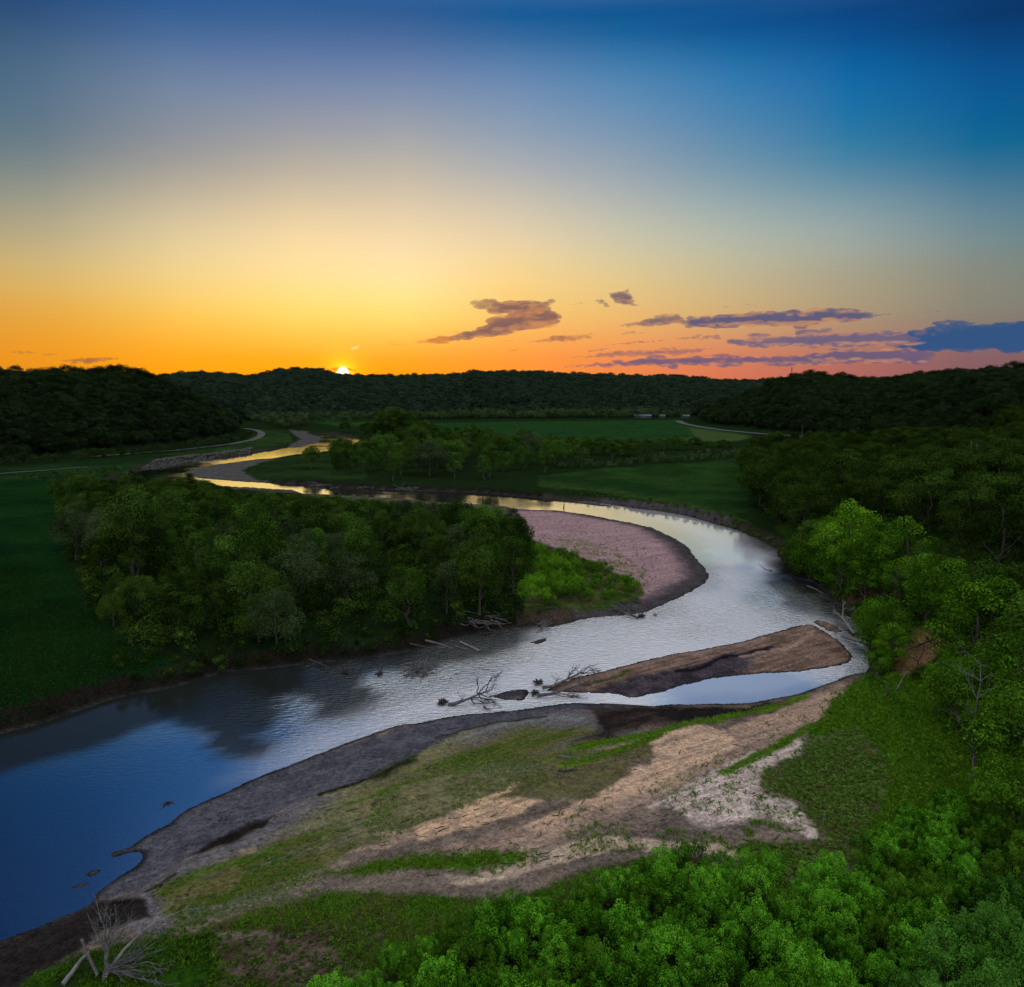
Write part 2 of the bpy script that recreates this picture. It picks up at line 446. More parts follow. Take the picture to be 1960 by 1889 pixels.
# ------------------------------------------------------------------ ground sheet
def build_ground():
    az = np.concatenate([np.arange(-180, -38, 4.0), np.arange(-38, 38, 0.11), np.arange(38, 180, 4.0)])
    rr = [0.5, 5, 12, 20, 28, 36, 42]
    r = 45.0
    while r < 2300:
        rr.append(r); r += min(max(r * r / CAMH * 0.00105, 0.07), 11.0)
    while r < 14000:
        rr.append(r); r *= 1.06
    rr = np.array(rr)
    A, RR = np.meshgrid(np.radians(az), rr)
    X = (RR * np.sin(A)).ravel(); Y = (RR * np.cos(A)).ravel()
    sd = shore(X, Y)
    Z = terrain(X, Y, sd)
    na, nr = len(az), len(rr)
    px, py = proj(X, Y)
    front = (Y > 15)
    px = np.where(front, px, -9999); py = np.where(front, py, -9999)
    # ---- albedo map
    w1 = fbm(X * 0.11, Y * 0.11, 51, 5); w2 = fbm(X * 0.11, Y * 0.11, 57, 5)
    dist = np.hypot(X, Y)
    wa = np.clip(1500 / dist, 1.2, 14)
    w3 = fbm(X * 0.55, Y * 0.55, 71, 4); w4 = fbm(X * 0.55, Y * 0.55, 77, 4)
    warp = (w1 * wa * 2.0 + w3 * wa * .9, w2 * wa * 1.1 + w4 * wa * .55)
    nf = fbm(X * 0.5, Y * 0.5, 61, 4); nm = fbm(X * 0.07, Y * 0.07, 63, 4)
    # streaks following the river bar
    su = X * 0.83 + Y * 0.55; sv = -X * 0.55 + Y * 0.83
    st = fbm(su * 0.05, sv * 0.45, 65, 4)
    LIT = 0.78
    fs = fbm(su * 0.14, sv * 1.7, 67, 4)
    def col(c): return lin(c) / LIT
    colr = np.empty((len(X), 3)); colr[:] = col((20, 33, 15))
    def paint(m, c, c2=None, n=None):
        cc = col(c)[None, :]
        if c2 is not None:
            t = ss(-0.35, 0.35, n)[:, None]
            cc = cc * (1 - t) + col(c2)[None, :] * t
        mm = np.clip(m, 0, 1)[:, None]
        colr[:] = colr * (1 - mm) + cc * mm
    def pm(P, f=4, w=True): return pmask(px, py, P, f, warp if w else None)   # px, py rebound below for the slope
    def line_mask(P, wd, f):
        out = np.zeros(px.shape); a = np.array(P, float)
        m = (px > a[:, 0].min() - 30) & (px < a[:, 0].max() + 30) & (py > a[:, 1].min() - 30) & (py < a[:, 1].max() + 30)
        closed = list(P) + list(P[::-1])
        d, _ = sdist(px[m] + warp[0][m] * .7, py[m] + warp[1][m] * .7, [np.array(closed, float)])
        out[m] = 1 - ss(wd - f, wd + f, d)
        return out
    # fields
    F1 = [(822, 813), (1000, 809.5), (1200, 808), (1300, 806), (1316, 818), (1400, 829), (1440, 838), (1400, 850), (1250, 853), (1130, 850), (1000, 846), (900, 842), (832, 846)]
    paint(pm(F1, 1.5), (22, 48, 22), (27, 54, 25), nm)
    paint(pm(F1, 1.5) * ss(.1, .5, fbm(X * .02, Y * .006, 83, 4)) * .5, (30, 48, 22))
    paint(pm([(1318, 822), (1400, 834), (1440, 840), (1410, 850), (1290, 851), (1330, 840)], 2), (48, 64, 34))
    F2 = [(1030, 921), (1150, 905), (1430, 884), (1446, 900), (1432, 950), (1440, 985), (1400, 1003), (1292, 975), (1180, 958), (1110, 948), (1030, 938)]
    paint(pm(F2, 2), (23, 43, 18), (31, 53, 21), nm)
    rows = 0.5 + 0.5 * np.sin((X * 0.93 + Y * 0.36) * 2.1)
    paint(pm(F2, 2) * rows * 0.3 * (1 - ss(330, 420, Y)), (12, 30, 16))
    paint(pm([(1030, 932), (1130, 943), (1250, 958), (1340, 978), (1430, 1005), (1440, 1016), (1350, 992), (1250, 972), (1150, 952), (1040, 941)], 3), (42, 62, 24), (30, 46, 20), nf)
    F3 = [(-300, 928), (0, 926), (150, 915), (200, 925), (150, 960), (120, 1010), (140, 1120), (190, 1240), (330, 1290), (200, 1340), (0, 1395), (-300, 1500)]
    paint(pm(F3, 10), (10, 33, 14), (15, 40, 15), nm)
    paint(pm([(-300, 1060), (0, 1060), (150, 1180), (300, 1290), (200, 1345), (0, 1400), (-300, 1500)], 40), (7, 26, 8), (12, 33, 10), nm)
    paint(pm([(-300, 895), (0, 905), (170, 892), (300, 885), (300, 900), (200, 920), (0, 930), (-300, 940)], 4), (24, 46, 22), (18, 36, 18), nm)
    paint(pm([(300, 878), (430, 862), (475, 846), (500, 826), (555, 830), (560, 850), (520, 858), (470, 868), (400, 878)], 3), (34, 52, 24), (26, 42, 20), nm)
    paint(pm([(600, 797), (700, 795), (730, 806), (700, 820), (640, 818), (600, 812)], 2), (30, 52, 24))
    # mud slopes of cut banks
    bankm = ss(0.0, 0.5, sd) * (1 - ss(2.2, 4.6, sd + nf * 1.5))
    paint(bankm * (dist < 420), (26, 23, 20), (17, 18, 13), nf)
    paint(bankm * (px > 990) * (py > 1130), (60, 52, 46), (40, 36, 30), nf)
    paint(bankm * (px > 1040) * (py < 1062), (32, 34, 24), (46, 40, 38), nf)
    paint(bankm * (dist >= 420), (40, 40, 32))
    paint(pm([(268, 896), (300, 886), (340, 880), (400, 874), (470, 864), (490, 862), (478, 869), (400, 879), (340, 885.5), (300, 892)], 1.5, False), (42, 42, 39), (32, 34, 30), nf)
    # far gravel bars
    paint(pm([(348, 904), (400, 890), (451, 883), (547, 875), (560, 878), (500, 890), (462, 904), (480, 914), (520, 926), (444, 922), (376, 915)], 2), (72, 70, 68), (58, 58, 58), nf)
    paint(pm([(465, 905), (520, 888), (600, 875), (700, 880), (700, 925), (600, 926), (530, 922), (480, 912)], 3), (30, 46, 20), (22, 36, 18), nm)
    paint(pm([(553, 825), (600, 830), (621, 839), (602, 850), (545, 863), (556, 852), (575, 842)], 1.5), (64, 62, 62))
    # strip bar in front of the mid grove and point bar
    PB = [(420, 938), (600, 944), (760, 952), (900, 963), (991, 973), (1066, 977), (1169, 993), (1254, 1011), (1314, 1043), (1345, 1080), (1362, 1104), (1352, 1116), (1324, 1133), (1292, 1150), (1240, 1176),
          (1215, 1130), (1150, 1095), (1050, 1055), (1000, 1035), (960, 1000), (850, 982), (700, 962), (560, 952), (430, 942)]
    paint(pm(PB, 3), (72, 68, 62), (60, 58, 52), nf)  # greyer left part: shade painted into the bar colour up to a hard edge
    PB2 = [(991, 974), (1066, 978), (1169, 994), (1254, 1012), (1310, 1046), (1336, 1090), (1325, 1118), (1290, 1146), (1240, 1172), (1215, 1135), (1150, 1090), (1080, 1062), (1020, 1042), (1003, 1025), (995, 1000)]
    paint(pm(PB2, 2.5, False), (142, 115, 116), (114, 94, 98), fs * .6 + nf * .4)
    paint(pm([(1030, 1035), (1100, 1040), (1180, 1058), (1240, 1100), (1235, 1130), (1200, 1110), (1120, 1070), (1060, 1050)], 8) * (nf > 0.05) * 0.7, (86, 84, 50))
    ptb = pm([(960, 960), (1400, 960), (1400, 1190), (1100, 1190)], 2, False)
    paint(ptb * (1 - ss(2.5, 9, sd + nf * 2)) * (sd > 0), (64, 59, 62), (48, 45, 48), nf)
    paint(pm([(1020, 1060), (1090, 1062), (1160, 1092), (1225, 1130), (1228, 1150), (1170, 1168), (1060, 1185), (1000, 1190)], 6), (40, 62, 20), (66, 64, 40), nf)
    # middle bar
    MB = [(1030, 1300), (1300, 1240), (1560, 1180), (1640, 1220), (1640, 1275), (1450, 1300), (1200, 1345), (1030, 1335)]
    paint(pm(MB, 3), (86, 70, 62), (108, 88, 78), fs + nf * .5)
    paint(pm([(1140, 1318), (1200, 1296), (1290, 1282), (1358, 1266), (1454, 1243), (1486, 1236), (1462, 1256), (1430, 1272), (1440, 1288), (1390, 1298), (1331, 1307), (1254, 1328), (1190, 1330)], 6), (44, 39, 46), (58, 52, 58), nf)
    paint(line_mask([(1290, 1290), (1350, 1276), (1420, 1258), (1470, 1240)], 3.5, 3), (22, 20, 22))
    paint(line_mask([(1420, 1262), (1470, 1250), (1520, 1238), (1560, 1215)], 3, 3) * .7, (136, 112, 100))
    paint(line_mask([(1150, 1290), (1250, 1262), (1370, 1242), (1460, 1220)], 4, 4) * .6, (124, 104, 96))
    paint(line_mask([(1140, 1308), (1170, 1296), (1200, 1285)], 4, 3), (60, 66, 30))
    paint(pm([(930, 1310), (1020, 1310), (1020, 1345), (930, 1345)], 3), (62, 60, 66), (50, 48, 54), nf)
    # near bar
    NB = BARS[0]
    paint(pm(NB, 6), (106, 93, 84), (82, 73, 67), nf)
    GL = [(1180, 1349), (1118, 1369), (1049, 1378), (964, 1391), (895, 1403), (850, 1425), (800, 1463), (725, 1494), (670, 1511), (622, 1525), (581, 1538), (513, 1579), (444, 1617), (352, 1644), (273, 1699), (205, 1719), (150, 1745)]
    inner = [(1180, 1349), (1290, 1392), (1230, 1420), (1110, 1470), (1000, 1520), (940, 1545), (860, 1580), (720, 1640), (620, 1700), (450, 1760), (300, 1850), (100, 1900), (140, 1760)]
    paint(pm(GL + [(300, 1800), (450, 1745), (620, 1690), (720, 1630), (860, 1568), (940, 1540), (1000, 1515), (1110, 1465), (1230, 1415)], 7), (92, 88, 62), (86, 82, 84), st * .6 + nm)
    olive = pm([(330, 1790), (300, 1700), (450, 1650), (560, 1600), (640, 1555), (760, 1510), (860, 1455), (980, 1410), (1120, 1395), (1160, 1425), (1130, 1500), (1050, 1520), (960, 1530), (860, 1575), (720, 1630), (620, 1690), (480, 1760)], 14)
    paint(olive * ss(-0.3, 0.3, st + nm * .6), (84, 82, 48), (68, 72, 38), nf + fs)
    paint(olive * ss(0.05, 0.5, st * .6 + fs * .7) * .8, (54, 72, 24))
    gravel = pm([(1244, 1349), (1203, 1345), (1135, 1343), (1066, 1346), (998, 1355), (930, 1362), (861, 1369), (793, 1383), (690, 1409), (622, 1436), (564, 1458), (478, 1492), (427, 1515), (359, 1548), (290, 1591), (222, 1628), (205, 1636), (260, 1650), (219, 1683), (171, 1728)] + [(205, 1719), (273, 1699), (352, 1644), (444, 1617), (513, 1579), (581, 1538), (622, 1525), (670, 1511), (725, 1494), (800, 1463), (850, 1425), (895, 1403), (964, 1391), (1049, 1378), (1118, 1369)], 3)
    paint(gravel, (74, 73, 80), (58, 58, 64), nf + w3)
    paint(line_mask([(725, 1494), (780, 1472), (800, 1462)], 9, 8), (42, 50, 28))
    paint(line_mask([(622, 1525), (670, 1511), (725, 1494), (790, 1466)], 3, 2), (34, 34, 24))
    paint(line_mask([(830, 1421), (895, 1404), (964, 1391), (1049, 1379)], 2.4, 2), (44, 46, 34))
    paint(line_mask([(850, 1432), (930, 1408), (1010, 1392), (1110, 1378)], 3, 4) * .8, (98, 102, 100))
    paint(pm([(352, 1642), (400, 1620), (450, 1597), (505, 1577), (532, 1568), (508, 1590), (445, 1622), (395, 1640)], 5), (26, 24, 22))
    paint(line_mask([(280, 1712), (310, 1695), (335, 1680)], 3, 3), (40, 40, 34))
    dark = [(1120, 1356), (1200, 1349), (1290, 1349), (1420, 1347), (1480, 1340), (1545, 1324), (1480, 1362), (1400, 1380), (1290, 1394), (1230, 1400), (1150, 1425), (1090, 1430), (1140, 1402)]
    paint(pm(dark, 13), (50, 41, 37), (30, 26, 26), st + nf * .6)
    paint(pm([(1225, 1352), (1420, 1350), (1490, 1342), (1440, 1366), (1290, 1384)], 4), (32, 29, 28), (24, 23, 22), nf)
    paint(pm([(-300, 1960), (0, 1804), (80, 1774), (170, 1733), (210, 1722), (280, 1725), (300, 1750), (200, 1790), (110, 1860), (40, 1900), (-300, 2050)], 6), (38, 33, 32), (28, 26, 26), nf)
    paint(pm([(1030, 1480), (1100, 1450), (1250, 1415), (1245, 1460), (1200, 1500), (1130, 1545), (1040, 1545), (960, 1560), (900, 1560), (960, 1510)], 10), (90, 86, 54), (72, 68, 50), fs + nf * .5)
    # pale sand
    SAND = [
        ([(1235, 1425), (1250, 1412), (1290, 1402), (1330, 1395), (1385, 1400), (1412, 1420), (1408, 1445), (1370, 1470), (1320, 1490), (1260, 1515), (1200, 1538), (1130, 1560), (1100, 1553), (1150, 1530), (1200, 1503), (1240, 1480), (1254, 1455)], (192, 158, 136)),
        ([(1640, 1311), (1600, 1312), (1560, 1330), (1500, 1352), (1440, 1382), (1400, 1400), (1418, 1420), (1500, 1400), (1570, 1385), (1590, 1368), (1562, 1352), (1622, 1326)], (158, 130, 116)),
        ([(793, 1595), (861, 1569), (919, 1548), (964, 1521), (984, 1514), (947, 1545), (981, 1546), (1032, 1545), (1039, 1549), (998, 1569), (930, 1586), (875, 1604), (827, 1624), (806, 1629), (800, 1613)], (190, 155, 130)),
        ([(724, 1605), (780, 1600), (806, 1612), (786, 1629), (738, 1638), (680, 1650), (690, 1640), (760, 1622)], (150, 125, 112)),
        ([(998, 1600), (1032, 1582), (1100, 1552), (1128, 1541), (1240, 1515), (1300, 1500), (1290, 1520), (1200, 1545), (1114, 1556), (1094, 1583), (1060, 1603), (1015, 1607)], (184, 150, 130)),
        ([(1237, 1565), (1290, 1530), (1358, 1505), (1403, 1484), (1434, 1464), (1480, 1443), (1522, 1421), (1538, 1418), (1538, 1430), (1497, 1473), (1466, 1491), (1458, 1518), (1454, 1538), (1482, 1552), (1502, 1559), (1545, 1590), (1566, 1618), (1558, 1635), (1529, 1632), (1495, 1600), (1450, 1592), (1392, 1598), (1358, 1605), (1324, 1596), (1290, 1578)], (178, 160, 152)),
        ([(841, 1690), (889, 1692), (930, 1682), (981, 1671), (1032, 1648), (1100, 1637), (1186, 1629), (1292, 1631), (1358, 1629), (1444, 1655), (1500, 1690), (1516, 1702), (1480, 1700), (1420, 1672), (1292, 1651), (1203, 1651), (1118, 1665), (1049, 1678), (981, 1699), (930, 1707), (878, 1717), (848, 1703)], (172, 150, 134)),
        ([(711, 1703), (827, 1704), (822, 1716), (700, 1718)], (116, 104, 95)),
        ([(410, 1798), (444, 1791), (533, 1790), (512, 1806), (472, 1819), (427, 1816)], (116, 106, 94)),
        ([(1160, 1440), (1205, 1428), (1240, 1424), (1215, 1440), (1170, 1448)], (150, 130, 100)),
        ([(440, 1640), (480, 1632), (495, 1640), (460, 1648)], (130, 112, 100)),
    ]
    paint(pm([(1430, 1385), (1500, 1365), (1560, 1340), (1620, 1318), (1640, 1330), (1580, 1370), (1590, 1385), (1500, 1425), (1430, 1470), (1300, 1525), (1200, 1580), (1100, 1620), (1000, 1660), (900, 1670), (850, 1640), (960, 1600), (1100, 1560), (1300, 1490)], 10), (140, 118, 104), (106, 90, 80), fs + st * .5)
    for P, c in SAND:
        c = np.array(c) * (np.array([.95, .96, .93]) if c[0] != 178 else 1.04)
        paint(pm(P, 5) * (1 - .5 * ss(.12, .45, fs)) * np.clip(1.0 - 0.4 * ss(0.0, 0.5, nf + w3 * .8), 0, 1), tuple(c), tuple(c * 0.84), fs + nf * .4)
    # the strip with vegetation
    paint(line_mask([(1080, 1472), (1160, 1457), (1225, 1432), (1250, 1413), (1292, 1398), (1400, 1374), (1490, 1350), (1540, 1336)], 6, 4), (72, 96, 24), (60, 70, 30), nf)
    paint(line_mask([(1100, 1440), (1180, 1425), (1250, 1412)], 5, 4), (70, 92, 24))
    paint(line_mask([(1385, 1500), (1420, 1482), (1480, 1441), (1545, 1402), (1590, 1386)], 6, 4), (58, 84, 24))
    paint(pm([(1540, 1428), (1640, 1400), (1700, 1450), (1712, 1520), (1685, 1570), (1640, 1640), (1590, 1640), (1570, 1610), (1510, 1560), (1462, 1530), (1466, 1492), (1500, 1474)], 17), (62, 58, 34), (48, 66, 22), nf + nm)
    paint(pm([(1590, 1345), (1655, 1292), (1760, 1330), (1820, 1420), (1900, 1560), (1980, 1700), (1700, 1640), (1650, 1640), (1690, 1570), (1712, 1510), (1692, 1440), (1640, 1400), (1550, 1420), (1575, 1385)], 6), (42, 88, 16), (34, 70, 16), nm)
    paint(pm([(1400, 1640), (1560, 1640), (1640, 1640), (1560, 1750), (1500, 1800), (1460, 1720)], 10), (78, 70, 54), (60, 64, 34), nf)
    low = pm([(440, 1765), (560, 1735), (622, 1722), (760, 1735), (900, 1742), (1000, 1735), (1100, 1700), (1300, 1655), (1500, 1720), (1400, 1900), (700, 2000), (640, 1830), (560, 1800), (450, 1795), (380, 1790)], 8)
    paint(low, (44, 74, 20), (56, 50, 32), nf + nm * .5)
    paint(pm([(622, 1692), (707, 1672), (793, 1655), (870, 1655), (964, 1650), (1016, 1653), (998, 1668), (895, 1680), (793, 1680), (707, 1690)], 5), (56, 88, 22), (66, 70, 34), nf)
    paint(pm([(380, 1815), (520, 1800), (640, 1790), (720, 1810), (690, 1889), (600, 2000), (330, 2000)], 8), (62, 52, 42), (78, 68, 58), nf)
    paint(pm([(-200, 2100), (60, 1880), (150, 1840), (260, 1810), (400, 1790), (420, 1889), (400, 2100)], 8), (34, 60, 12), (26, 40, 14), nf)
    paint(pm([(640, 1990), (800, 1870), (1000, 1800), (1250, 1715), (1480, 1760), (1560, 1740), (1700, 1640), (1860, 1580), (2100, 1560), (2300, 2600), (600, 2600)], 10), (22, 30, 12), (16, 24, 10), nf)  # dark gaps under the willow thicket, shade painted into the ground
    # slope on the right
    px0, py0 = px, py
    sl = pm(SLOPE, 10)
    paint(sl, (36, 56, 18), (30, 44, 16), nm)
    px, py = proj(X, Y, Z); px = np.where(front, px, -9999); py = np.where(front, py, -9999)
    paint(pm([(1700, 1255), (1750, 1205), (1800, 1195), (1815, 1225), (1780, 1260), (1735, 1290)], 6), (128, 96, 72), (90, 74, 48), nf)
    paint(pm([(1590, 1135), (1650, 1120), (1690, 1140), (1640, 1160)], 6), (70, 52, 40))
    paint(pm([(1740, 1330), (1790, 1290), (1830, 1310), (1800, 1350)], 8) * .7, (92, 80, 44))
    px, py = px0, py0
    # bluffs
    hb = np.zeros(len(X))
    for k in ('L', 'B', 'R'): hb = np.maximum(hb, hill(X, Y, k)[0])
    paint(ss(0.6, 3, hb), (15, 22, 14), (19, 26, 15), nm)
    # wet edge and river bed
    paint((sd > -0.5) * (1 - ss(0.1, 1.0, sd)) * (dist < 600), (42, 40, 42), (28, 27, 28), nf)
    paint((sd < 0) * 1.0, (40, 38, 36))
    mean = colr.mean()
    near_bar = np.maximum(ss(1380, 1420, py + (px - 1200) * .12), (px > 990) * (px < 1660) * (py > 1170) * (py < 1360) * .4) * ss(0, 1, sd)
    colr[:] = np.clip(colr * (1 + (0.22 * nf + 0.0) [:, None] * ss(0, 1, sd)[:, None]) * (1 + (.36 * fs + .2 * w3) * near_bar)[:, None], 0.002, 0.8)
    I = np.arange(nr - 1)[:, None] * na; J = np.arange(na)[None, :]; J2 = (J + 1) % na
    Fq = np.stack([I + J, I + J2, I + na + J2, I + na + J], -1).reshape(-1, 4)
    me = mesh_np('ground', np.stack([X, Y, Z], 1), Fq, True)
    ca = me.attributes.new('ground_colour', 'FLOAT_COLOR', 'POINT')
    ca.data.foreach_set('color', np.concatenate([colr, np.ones((len(X), 1))], 1).astype(np.float32).ravel())
    # material
    m, nt, out = new_mat('ground')
    L = nt.links.new
    at = N(nt, 'ShaderNodeAttribute', attribute_name='ground_colour')
    tc = N(nt, 'ShaderNodeTexCoord')
    n1 = N(nt, 'ShaderNodeTexNoise'); n1.inputs['Scale'].default_value = 1.6; n1.inputs['Detail'].default_value = 6; n1.inputs['Roughness'].default_value = 0.7
    n2 = N(nt, 'ShaderNodeTexVoronoi'); n2.inputs['Scale'].default_value = 5.0
    L(tc.outputs['Object'], n1.inputs['Vector']); L(tc.outputs['Object'], n2.inputs['Vector'])
    r1 = ramp(nt, [(0.3, (.55, .55, .55)), (0.5, (1, 1, 1)), (0.72, (1.45, 1.42, 1.38))])
    L(n1.outputs['Fac'], r1.inputs[0])
    r2 = ramp(nt, [(0.0, (.58, .58, .58)), (1.0, (1.5, 1.5, 1.5))])
    L(n2.outputs['Color'], r2.inputs[0])
    mu = N(nt, 'ShaderNodeMixRGB', blend_type='MULTIPLY'); mu.inputs[0].default_value = 1
    L(at.outputs['Color'], mu.inputs[1]); L(r1.outputs[0], mu.inputs[2])
    mu2 = N(nt, 'ShaderNodeMixRGB', blend_type='MULTIPLY'); mu2.inputs[0].default_value = 0.8
    L(mu.outputs[0], mu2.inputs[1]); L(r2.outputs[0], mu2.inputs[2])
    n3 = N(nt, 'ShaderNodeTexVoronoi'); n3.inputs['Scale'].default_value = 1.7; L(tc.outputs['Object'], n3.inputs['Vector'])
    n4 = N(nt, 'ShaderNodeTexNoise'); n4.inputs['Scale'].default_value = 0.22; n4.inputs['Detail'].default_value = 4; L(tc.outputs['Object'], n4.inputs['Vector'])
    tr = N(nt, 'ShaderNodeMapRange'); tr.inputs[1].default_value = .42; tr.inputs[2].default_value = .68; tr.inputs[3].default_value = .05; tr.inputs[4].default_value = .34; L(n4.outputs['Fac'], tr.inputs[0])
    lt = N(nt, 'ShaderNodeMath', operation='LESS_THAN'); L(n3.outputs['Distance'], lt.inputs[0]); L(tr.outputs[0], lt.inputs[1])
    mu3 = N(nt, 'ShaderNodeMixRGB', blend_type='MULTIPLY'); mu3.inputs[2].default_value = (.52, .50, .45, 1)
    L(lt.outputs[0], mu3.inputs[0]); L(mu2.outputs[0], mu3.inputs[1])
    bp = N(nt, 'ShaderNodeBump'); bp.inputs['Strength'].default_value = 0.8; bp.inputs['Distance'].default_value = 0.3
    L(n1.outputs['Fac'], bp.inputs['Height'])
    b = N(nt, 'ShaderNodeBsdfDiffuse')
    L(mu3.outputs[0], b.inputs[0]); L(bp.outputs[0], b.inputs['Normal']); L(b.outputs[0], out.inputs[0])
    me.materials.append(m)
    o = link('ground', me); tag(o, 'sandbars, meadows, fields and wooded bluffs of the river valley', kind='structure')

build_ground()

# ------------------------------------------------------------------ water
def build_water():
    xs = np.linspace(-420, 260, 300); ys = np.concatenate([np.arange(20, 260, 1.6), np.arange(260, 900, 6)])
    A, B = np.meshgrid(xs, ys)
    V = np.stack([A.ravel(), B.ravel(), np.zeros(A.size)], 1)
    na = len(xs)
    I = np.arange(len(ys) - 1)[:, None] * na; J = np.arange(na - 1)[None, :]
    me = mesh_np('river_water', V, np.stack([I + J, I + J + 1, I + na + J + 1, I + na + J], -1).reshape(-1, 4), True)
    X, Y = A.ravel(), B.ravel()
    px, py = proj(X, Y)
    d_ = np.hypot(X, Y); wk = np.clip(1500 / d_, 1.5, 14)
    wp = (fbm(X * .1, Y * .1, 91, 4) * wk * 2.2 + fbm(X * .7, Y * .22, 95, 3) * wk * 1.6, fbm(X * .1, Y * .1, 93, 4) * wk * 1.6)
    SKY_SHEEN = [(1100, 960), (1292, 978), (1410, 1010), (1480, 1060), (1470, 1110), (1430, 1150), (1500, 1180), (1560, 1190), (1600, 1225), (1625, 1265), (1650, 1285), (1580, 1315), (1475, 1345), (1290, 1360), (1130, 1355), (1000, 1365), (861, 1380), (760, 1395), (622, 1445), (500, 1495), (400, 1500), (540, 1420), (740, 1350), (900, 1300), (960, 1265), (1020, 1225), (1080, 1200), (1240, 1170), (1370, 1110), (1340, 1050), (1254, 1000)]
    sky_sheen = pmask(px, py, SKY_SHEEN, 30, wp) * (.33 + .67 * ss(300, 900, px))  # reflected sky brightness painted in as a pale diffuse tint
    POOL = [(1130, 1330), (1300, 1300), (1450, 1285), (1600, 1272), (1640, 1276), (1640, 1295), (1480, 1350), (1290, 1360), (1130, 1350)]
    sky_sheen = np.maximum(sky_sheen, pmask(px, py, POOL, 12) * .85)
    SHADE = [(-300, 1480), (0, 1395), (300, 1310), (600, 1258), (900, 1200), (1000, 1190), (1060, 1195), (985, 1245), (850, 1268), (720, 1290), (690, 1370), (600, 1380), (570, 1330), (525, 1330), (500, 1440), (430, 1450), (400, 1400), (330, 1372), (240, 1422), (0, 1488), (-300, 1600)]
    shade = pmask(px, py, SHADE, 11, wp)  # dark reflections under the left bank, painted in by cutting the gloss
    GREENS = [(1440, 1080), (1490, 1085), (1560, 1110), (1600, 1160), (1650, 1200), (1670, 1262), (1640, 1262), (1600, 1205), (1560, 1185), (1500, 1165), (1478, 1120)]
    shade = np.maximum(shade, pmask(px, py, GREENS, 14, wp) * .8)  # painted tree reflections along the right bank
    shade = np.maximum(shade, .75 * pmask(px, py, [(640, 930), (820, 938), (960, 944), (1050, 956), (1060, 968), (1000, 974), (900, 966), (760, 955), (640, 950)], 5, wp))  # reflection of the grove beyond the river, painted dark
    for nm_, v_ in (('sky_sheen', sky_sheen), ('shade', shade)):
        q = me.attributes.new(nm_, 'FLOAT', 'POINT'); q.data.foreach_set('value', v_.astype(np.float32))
    m, nt, out = new_mat('river_water'); L = nt.links.new
    tc = N(nt, 'ShaderNodeTexCoord')
    mp = N(nt, 'ShaderNodeMapping'); mp.inputs['Rotation'].default_value = (0, 0, R(-32)); mp.inputs['Scale'].default_value = (0.55, 1.5, 1)
    L(tc.outputs['Object'], mp.inputs['Vector'])
    a = N(nt, 'ShaderNodeTexNoise'); a.inputs['Scale'].default_value = 1.35; a.inputs['Detail'].default_value = 4; a.inputs['Roughness'].default_value = 0.6; a.inputs['Distortion'].default_value = 0.6
    L(mp.outputs[0], a.inputs['Vector'])
    big = N(nt, 'ShaderNodeTexNoise'); big.inputs['Scale'].default_value = 0.035; big.inputs['Detail'].default_value = 3
    L(tc.outputs['Object'], big.inputs['Vector'])
    rb = ramp(nt, [(0.35, (.25, .25, .25)), (0.62, (1, 1, 1))])
    L(big.outputs['Fac'], rb.inputs[0])
    # riffle: strongest in the narrow reach beside the middle bar
    rx, ry = g(1180, 1215)
    vd = N(nt, 'ShaderNodeVectorMath', operation='DISTANCE'); vd.inputs[1].default_value = (float(rx), float(ry), 0)
    L(tc.outputs['Object'], vd.inputs[0])
    mr = N(nt, 'ShaderNodeMapRange'); mr.inputs[1].default_value = 18; mr.inputs[2].default_value = 75; mr.inputs[3].default_value = 1.7; mr.inputs[4].default_value = 0.045
    L(vd.outputs['Value'], mr.inputs[0])
    # calm backwater pool
    qx, qy = g(1420, 1318)
    vq = N(nt, 'ShaderNodeVectorMath', operation='DISTANCE'); vq.inputs[1].default_value = (float(qx), float(qy), 0)
    L(tc.outputs['Object'], vq.inputs[0])
    mq = N(nt, 'ShaderNodeMapRange'); mq.inputs[1].default_value = 10; mq.inputs[2].default_value = 26; mq.inputs[3].default_value = 0.04; mq.inputs[4].default_value = 1
    L(vq.outputs['Value'], mq.inputs[0])
    m1 = N(nt, 'ShaderNodeMath', operation='MULTIPLY'); L(mr.outputs[0], m1.inputs[0]); L(rb.outputs[0], m1.inputs[1])
    m2 = N(nt, 'ShaderNodeMath', operation='MULTIPLY'); L(m1.outputs[0], m2.inputs[0]); L(mq.outputs[0], m2.inputs[1])
    bp = N(nt, 'ShaderNodeBump'); bp.inputs['Distance'].default_value = 0.5
    L(m2.outputs[0], bp.inputs['Strength']); L(a.outputs['Fac'], bp.inputs['Height'])
    gl = N(nt, 'ShaderNodeBsdfGlossy'); gl.inputs['Roughness'].default_value = 0.04; gl.inputs['Color'].default_value = (.94, .95, .90, 1)
    df = N(nt, 'ShaderNodeBsdfDiffuse'); df.inputs['Color'].default_value = (.030, .033, .036, 1)
    L(bp.outputs[0], gl.inputs['Normal'])
    a1 = N(nt, 'ShaderNodeAttribute', attribute_name='sky_sheen'); a2 = N(nt, 'ShaderNodeAttribute', attribute_name='shade')
    dc = ramp(nt, [(0, (.012, .014, .013)), (1, (.62, .60, .66))]); L(a1.outputs['Fac'], dc.inputs[0]); L(dc.outputs[0], df.inputs['Color'])
    L(bp.outputs[0], df.inputs['Normal'])
    fr = N(nt, 'ShaderNodeFresnel'); fr.inputs['IOR'].default_value = 3.2
    L(bp.outputs[0], fr.inputs['Normal'])
    fm = N(nt, 'ShaderNodeMapRange'); fm.inputs[1].default_value = 0.0; fm.inputs[2].default_value = 0.8; fm.inputs[3].default_value = 0.72; fm.inputs[4].default_value = 1.0
